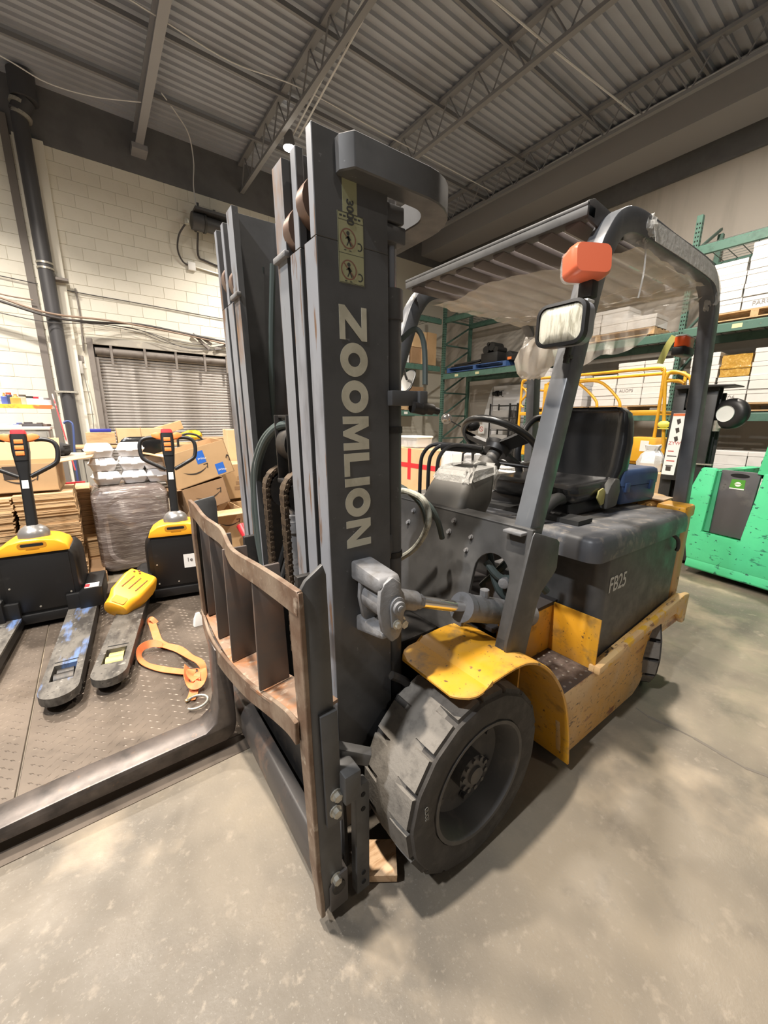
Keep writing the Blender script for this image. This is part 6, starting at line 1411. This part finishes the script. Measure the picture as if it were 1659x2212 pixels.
B().box(SX - .12, SX - .05, at(1165, 900, 'x', SX).y, at(1190, 900, 'x', SX).y, zp, zt_ - .08).box(SX - .14, SX - .03, at(1190, 850, 'x', SX).y, at(1206, 850, 'x', SX).y, zt_ - .26, zt_ - .10).build('control_mast', sy, sl, bevel=.01)
B().box(SX - .78, SX + .02, ya - .02, yb_ + .03, zp - .06, zp).build('platform', sy, sl, bevel=.005)
B().box(SX + .01, SX + .025, ya, yb_, zp, zp + .14).build('toe_board', sy, sl)
by0, by1 = at(1346, 980, 'x', SX + .1).y, at(1408, 980, 'x', SX + .1).y
pb = B().box(SX - .3, SX + .08, by0, by1 + .1, zp - .02, zp + .30).build('power_box', sy, sl, bevel=.012)
B().box(SX + .082, SX + .084, by1 - .16, by1 - .06, zp + .12, zp + .26).build('box_label', white, pb)
for k in range(4):
    z0_, z1_ = .38 + k * .11, .38 + (k + 1) * .11
    for s_ in (0, 1): B().bar((SX - .1 - .5 * s_, ya + .1, z0_ if s_ == 0 else z1_), (SX - .1 - .5 * s_, yb_ - .1, z1_ if s_ == 0 else z0_), .05, .05).build('scissor_arm', kb_, sl)
B().box(SX - .75, SX, ya, yb_, .14, .38).build('chassis', kb_, sl, bevel=.01)
for y_ in (ya + .15, yb_ - .15):
    for x_ in (SX - .02, SX - .73): B().cyl((x_ - .04, y_, .13), (x_ + .04, y_, .13), .13, 18).build('wheel', rubber, sl)
bg = at(1405, 1005, 'x', -5.65)
b = B().loft([[(p[0], p[1], z) for p in rrect(.22 * s_, .28 * s_, .06 * s_, 4, -5.65, bg.y)] for z, s_ in ((.80, .9), (.90, 1), (1.0, .8), (1.06, .4), (1.12, .55))]); random.seed(3)
for v in b.bm.verts: v.co += Vector((random.uniform(-.015, .015), random.uniform(-.02, .02), random.uniform(-.012, .012) if v.co.z > .81 else 0))
o = b.build('plastic_bag', M('bag_grey_white', (.62, .62, .61), .4, bump=(20, .6)), smooth=25, origin='base'); tag(o, 'knotted pale plastic bag behind the blue toolbox', 'bag')
cr = carton('brown carton on the cart behind the toolbox under the plastic bag', pose(-5.65, bg.y + .12, .0), (.5, .6, .80), card)
# yellow cap tied to a rack upright
B().sphere(at(1434, 917, 'x', -5.88), .058, 8, (.9, 1.2, .8)).cbox(at(1437, 926, 'x', -5.86), .06, .15, .012).build('yellow_rag', M('cap_yellow', (.78, .72, .12), .6), sl, smooth=40)

# ------------------------------------------------------------------ black stacker mast and green lift truck
XM = -4.75
bm_ = thing('stacker_mast', 'black lift stacker with a white label strip behind the forklift', 'stacker', (XM, -1.35, 0))
y0_, y1_ = at(1440, 950, 'x', XM).y, at(1532, 950, 'x', XM).y; zt_ = at(1500, 838, 'x', XM).z
bkm = M('stacker_black', (.022, .021, .021), .45, spots=[(9, (.035, .033, .032), .5, .7)])
for y_ in (y0_ + .05, y1_ - .05): B().prism([(XM, y_ - .05), (XM, y_ + .05), (XM - .02, y_ + .05), (XM - .02, y_ - .02), (XM - .13, y_ - .02), (XM - .13, y_ + .05), (XM - .15, y_ + .05), (XM - .15, y_ - .05)], 'z', .05, zt_).build('mast_channel', bkm, bm_, bevel=.003)
for y_ in ((y0_ + y1_) / 2 - .04, (y0_ + y1_) / 2 + .05): B().cyl((XM - .08, y_, .1), (XM - .08, y_, zt_ - .08), .025, 12).build('lift_ram', bkm, bm_)
B().box(XM - .2, XM - .17, y0_ - .04, y1_ + .02, .3, zt_ - .05).build('back_plate', bkm, bm_, bevel=.004)
ptl, ptr = at(1462, 840, 'x', XM + .02), at(1590, 838, 'x', XM + .02)
B().prism([(ptl.y, zt_ - .01), (ptl.y, zt_ + .03), (ptr.y, zt_ + .012), (ptr.y, zt_ - .0)], 'x', XM - .25, XM + .08).prism([(ptl.y + .02, zt_ - .01), (ptr.y - .14, zt_ - .01), (ptr.y - .28, zt_ - .22), (ptl.y + .02, zt_ - .16)], 'x', XM - .20, XM - .02).build('head_plate', bkm, bm_, bevel=.004)
la, lb_ = at(1470, 893, 'x', XM + .05), at(1440, 1025, 'x', XM + .05)
ls = B().prism([(la.y - .055, la.z), (la.y + .055, la.z), (la.y + .055 - .02, lb_.z), (la.y - .055 - .02, lb_.z)], 'x', XM + .052, XM + .055).build('label_strip', white, bm_, smooth=0)
B().box(XM + .0, XM + .052, la.y - .08, la.y + .06, lb_.z - .05, la.z + .03).build('side_post', bkm, bm_, bevel=.004)
lh = la.z - lb_.z
B().box(XM + .0552, XM + .0562, la.y - .055, la.y + .055, la.z - .025, la.z - .002).build('label_header', M('label_orange', (.66, .16, .05), .5), ls)
for k in range(3): B().prism([(la.y - .02, la.z - .06 - k * .085), (la.y + .01, la.z - .05 - k * .085), (la.y + .02, la.z - .09 - k * .085), (la.y - .005, la.z - .11 - k * .085)], 'x', XM + .0552, XM + .0562).build('label_pictogram', inkb, ls)
text('label_text', 'ZYWT', .045, (XM + .0562, la.y - .058, la.z - lh * .50), (0, 1, 0), (0, 0, 1), M('label_red', (.55, .10, .08), .5), ls)
for k, wd in enumerate((.05, .08, .07, .06)): B().box(XM + .0552, XM + .0562, la.y - .05, la.y - .05 + wd, la.z - lh * (.60 + .08 * k) - .010, la.z - lh * (.60 + .08 * k)).build('label_line', inkb if k % 2 else M('label_red', (.55, .10, .08), .5), ls)
B().box(XM + .0552, XM + .0562, la.y - .045, la.y + .0, lb_.z + .04, lb_.z + .085).build('label_badge', inkb, ls)
B().box(XM - .5, XM + .1, y0_ - .1, y1_ + .1, .04, .20).build('base', bkm, bm_, bevel=.008)
for y_ in (y0_, y1_): B().cyl((XM - .05, y_ - .03, .06), (XM - .05, y_ + .03, .06), .06, 14).build('caster', rubber, bm_)
wc = at(1580, 894, 'x', XM - .05)
rw = B().lathe([(.02, -.06), (.10, -.055), (.135, -.03), (.14, 0), (.135, .03), (.105, .05), (.075, .052)], wc, Vector((.95, -.30, .02)), 28).build('work_light', black, bm_, smooth=50)
B().lathe([(.001, .0), (.05, 0), (.074, .0), (.074, .008)], wc + Vector((.95, -.30, .02)).normalized() * .046 + Vector((0, -.02, 0)), Vector((.95, -.30, .02)), 24, cap=False).build('lens', M('lens_pale', (.66, .68, .66), .3), rw)
B().bar(Vector((XM - .05, y1_ - .02, wc.z - .12)), Vector((wc.x, wc.y - .06, wc.z - .10)), .04, .06).cyl((XM - .05, y1_ + .02, wc.z - .16), (XM - .05, y1_ + .02, wc.z - .06), .03, 10).build('light_bracket', galv, rw)
B().box(XM - .02, XM + .03, y1_ - .06, y1_ + .06, 1.0, 1.012).build('collar', galv, bm_)

gt = thing('green_lift_truck', 'bright green battery lift truck at the right edge behind the forklift', 'lift truck', (-4.42, -1.12, 0), rz=math.radians(-11.65))
gm = M('green_paint', (.085, .60, .28), .45, spots=[(2, (.07, .52, .25), .45, .65), (14, (.03, .20, .12), .615, .65, (1, .5, 1.6)), (30, (.02, .12, .08), .625, .65, (1, .6, 1))], rvar=(8, .3, .55))
gd = M('green_inner', (.05, .33, .17), .5)
W2 = 1.30
B().prism([(-.01, .16), (-.115, .66), (-.11, .70), (-.02, .99), (-.005, 1.005), (.088, 1.005), (.102, .985), (.075, .42), (.365, .41), (.425, .99), (.43, .995), (W2, 1.02), (W2, .14), (0, .14)], 'x', -.04, .0).build('front_plate', gm, gt, bevel=.012, smooth=30)
B().prism([(0, .15), (.012, .075), (.0, .06), (-.5, .06), (-.5, .15)], 'y', -.005, W2).build('bumper', gm, gt, bevel=.008)
B().prism([(-.005, .15), (-.115, .66), (-.02, .98), (.08, .98), (.075, .15)], 'x', -.85, -.03).build('left_body', gm, gt, bevel=.01)
B().box(-.85, -.04, .42, W2, .15, .98).build('right_body', gm, gt, bevel=.01)
B().prism([(.07, .43), (.10, .975), (.125, .975), (.12, .43)], 'x', -.05, -.03).build('recess_side', gd, gt)
pn = B().prism([(.085, .42), (.118, .995), (.392, .995), (.362, .42)], 'x', -.075, -.045).build('battery_panel', M('panel_dark_grey', (.085, .082, .088), .5, spots=[(4, (.14, .135, .13), .55, .7), (14, (.04, .04, .04), .7, .74)]), gt, bevel=.004)
b = B(); b.loft([[(-.0445 + k, .255 + .068 * math.cos(2 * PI * i / 20), .958 + .018 * math.sin(2 * PI * i / 20)) for i in range(20)] for k in (0, .0008)]); b.build('hand_hole', hole, pn)
lb2 = B().prism([(.195, .845), (.205, .925), (.300, .925), (.302, .838)], 'x', -.0446, -.0432).build('green_label', M('label_green', (.08, .30, .04), .4), pn)
b = B(); b.loft([[(-.043 + k, .253 + .022 * math.cos(2 * PI * i / 18), .885 + .020 * math.sin(2 * PI * i / 18)) for i in range(18)] for k in (0, .0006)]); b.build('label_disc', white, lb2)
B().box(-.0430, -.0424, .226, .282, .881, .889).build('label_band', M('label_green_light', (.40, .62, .20), .4), lb2); B().box(-.0432, -.0426, .197, .301, .841, .850).build('label_foot', white, lb2)
B().bar((-.06, .405, .98), (-.25, .47, 2.2), .07, .06, (1, 0, 0)).bar((-.06, 1.2, .98), (-.25, 1.14, 2.2), .07, .06, (1, 0, 0)).bar((-.25, .45, 2.2), (-.25, 1.16, 2.2), .06, .06).build('guard_post', gm, gt, bevel=.006)
for z_ in (.97, 1.08): B().cyl((-.1, .36, z_), (-.1, .40, z_), .022, 10).build('plug', black, gt)
for y_ in (.15, 1.1): B().cyl((-.55, y_ - .05, .10), (-.55, y_ + .05, .10), .10, 18).build('wheel', rubber, gt)
B().box(-.8, -.05, .03, W2 - .05, .05, .10).build('underside', steeld, gt)
B().box(-1.3, -.85, .0, W2, .06, .4).build('fork_carriage', steeld, gt, bevel=.01)

# ------------------------------------------------------------------ things behind the forklift
XC = -4.6
ca, cb_ = at(840, 963, 'x', XC), at(946, 971, 'x', XC)
bx_ = carton('large pale carton crossed with red tape behind the forklift cowl', pose(XC - .35, (ca.y + cb_.y) / 2 - .2, .13), (.70, abs(cb_.y - ca.y) + .4, ca.z - .14), cardl, tape=False)
hw_ = (abs(cb_.y - ca.y) + .4) / 2; hz_ = ca.z - .14
redt = M('red_tape', (.62, .03, .04), .4)
yv = at(884, 1000, 'x', XC).y - ((ca.y + cb_.y) / 2 - .2); zh = at(884, 1005, 'x', XC).z - .13
B().box(.3505, .3525, yv - .045, yv + .045, zh - .26, hz_).build('red_tape', redt, bx_); B().box(.3508, .3528, -hw_, hw_, zh - .04, zh + .045).build('red_tape', redt, bx_)
pallet('pallet under the large carton crossed with red tape', XC - .35, (ca.y + cb_.y) / 2 - .2, 0, .9, 1.3)
tz0 = ca.z; ty_ = at(876, 955, 'x', XC).y
bt = thing('storage_tub', 'clear plastic storage tub on the red taped carton', 'tub', (XC - .3, ty_, tz0))
tubm = M('tub_clear', (.78, .79, .80), .25, alpha=.55)
b = B().loft([[(p[0], p[1], z) for p in rrect(.4 * s_, .5 * s_, .03, 4, XC - .25, ty_)] for z, s_ in ((tz0 + .002, .92), (tz0 + .17, 1.0))]); b.build('tub_body', tubm, bt, smooth=40)
B().loft([[(p[0], p[1], z) for p in rrect(.42 * s_, .52 * s_, .03, 4, XC - .25, ty_)] for z, s_ in ((tz0 + .171, 1.0), (tz0 + .195, 1.0), (tz0 + .205, .94))]).build('tub_lid', white, bt, smooth=40)
for k in range(3): B().box(XC - .4, XC - .1, ty_ - .18 + .13 * k, ty_ - .08 + .13 * k, tz0 + .01, tz0 + .12).build('tub_contents', [white, cardw2, foam][k], bt)
# white wire coil / shopping trolley behind the wheel
tr = thing('shopping_trolley', 'black wire trolley with pale bags behind the steering wheel', 'trolley', (-4.2, -3.9, 0))
for k in range(2):
    a = at(1000 + 22 * k, 975, 'x', -4.2)
    B().tube([(-4.2, a.y, .1), (-4.2, a.y, a.z - .12), (-4.2, a.y + .03, a.z - .02), (-4.2, a.y + .12, a.z), (-4.2, a.y + .18, a.z - .05), (-4.2, a.y + .20, .3)], .014, 8, 4).build('trolley_frame', black, tr)
for k, (px, cm_) in enumerate(((968, white), (1012, cardw2))):
    a = at(px + 5, 985, 'x', -4.35); b = B().loft([[(p[0], p[1], z) for p in rrect(.3 * s_, .26 * s_, .05, 4, -4.4, a.y)] for z, s_ in ((.45, .9), (.6, 1), (a.z + .03, .9), (a.z + .1, .5))])
    for v in b.bm.verts: v.co += Vector((random.uniform(-.015, .015), random.uniform(-.015, .015), random.uniform(-.01, .01)))
    b.build('pale_bag', cm_, tr, smooth=30)
for y_ in (at(1000, 975, 'x', -4.2).y, at(1022, 975, 'x', -4.2).y + .2): B().cyl((-4.2, y_ - .02, .05), (-4.2, y_ + .02, .05), .05, 12).build('caster', rubber, tr)
B().box(-4.6, -4.2, at(960, 1000, 'x', -4.3).y, at(1030, 1000, 'x', -4.3).y, .40, .45).build('trolley_tray', black, tr)
ms = thing('round_mirror', 'round convex mirror on an arm at the rack beside the steering wheel', 'mirror', (-7.6, -7.6, 1.3))
mc = at(965, 905, 'x', -7.6); dr = (Vector((0, 0, 1.4)) - mc).normalized(); dr = (dr + Vector((.2, .3, 0))).normalized()
B().lathe([(.001, .03), (.08, .026), (.13, .010), (.145, 0), (.15, -.012), (.10, -.03), (.001, -.035)], mc, dr, 28).build('mirror_face', M('mirror_dim', (.42, .40, .38), .12, .8, bump=(3, .8)), ms, smooth=60)
B().bar(mc - dr * .03, mc + Vector((-.35, .25, -.22)), .03, .03).build('mirror_arm', black, ms)
o = thing('white_cable_coil', 'loose coil of white cables lying behind the forklift seat', 'cable coil', (-3.2, -3.0, .7))
wcm = M('white_cable', (.75, .75, .73), .45); random.seed(6)
cc_ = at(1105, 1015, 'x', -3.5)
for k in range(7):
    pts_ = []
    for i in range(10):
        a = 2 * PI * i / 10 + k; pts_.append((-3.5 + .18 * math.cos(a) + random.uniform(-.03, .03), cc_.y + .30 * math.sin(a) + random.uniform(-.04, .04), cc_.z - .05 + .02 * k + random.uniform(-.02, .02)))
    B().tube(pts_, .012, 6, 4, closed=True).build('cable_loop', wcm, o, smooth=60)
cart = thing('side_table', 'small dark table under the coil of white cables', 'table', (-3.5, cc_.y, 0))
B().box(-3.78, -3.24, cc_.y - .4, cc_.y + .4, cc_.z - .13, cc_.z - .09).build('table_top', kb_, cart, bevel=.004)
for dx in (-3.74, -3.28):
    for dy in (-.36, .36): B().box(dx - .02, dx + .02, cc_.y + dy - .02, cc_.y + dy + .02, 0, cc_.z - .13).build('leg', kb_, cart)
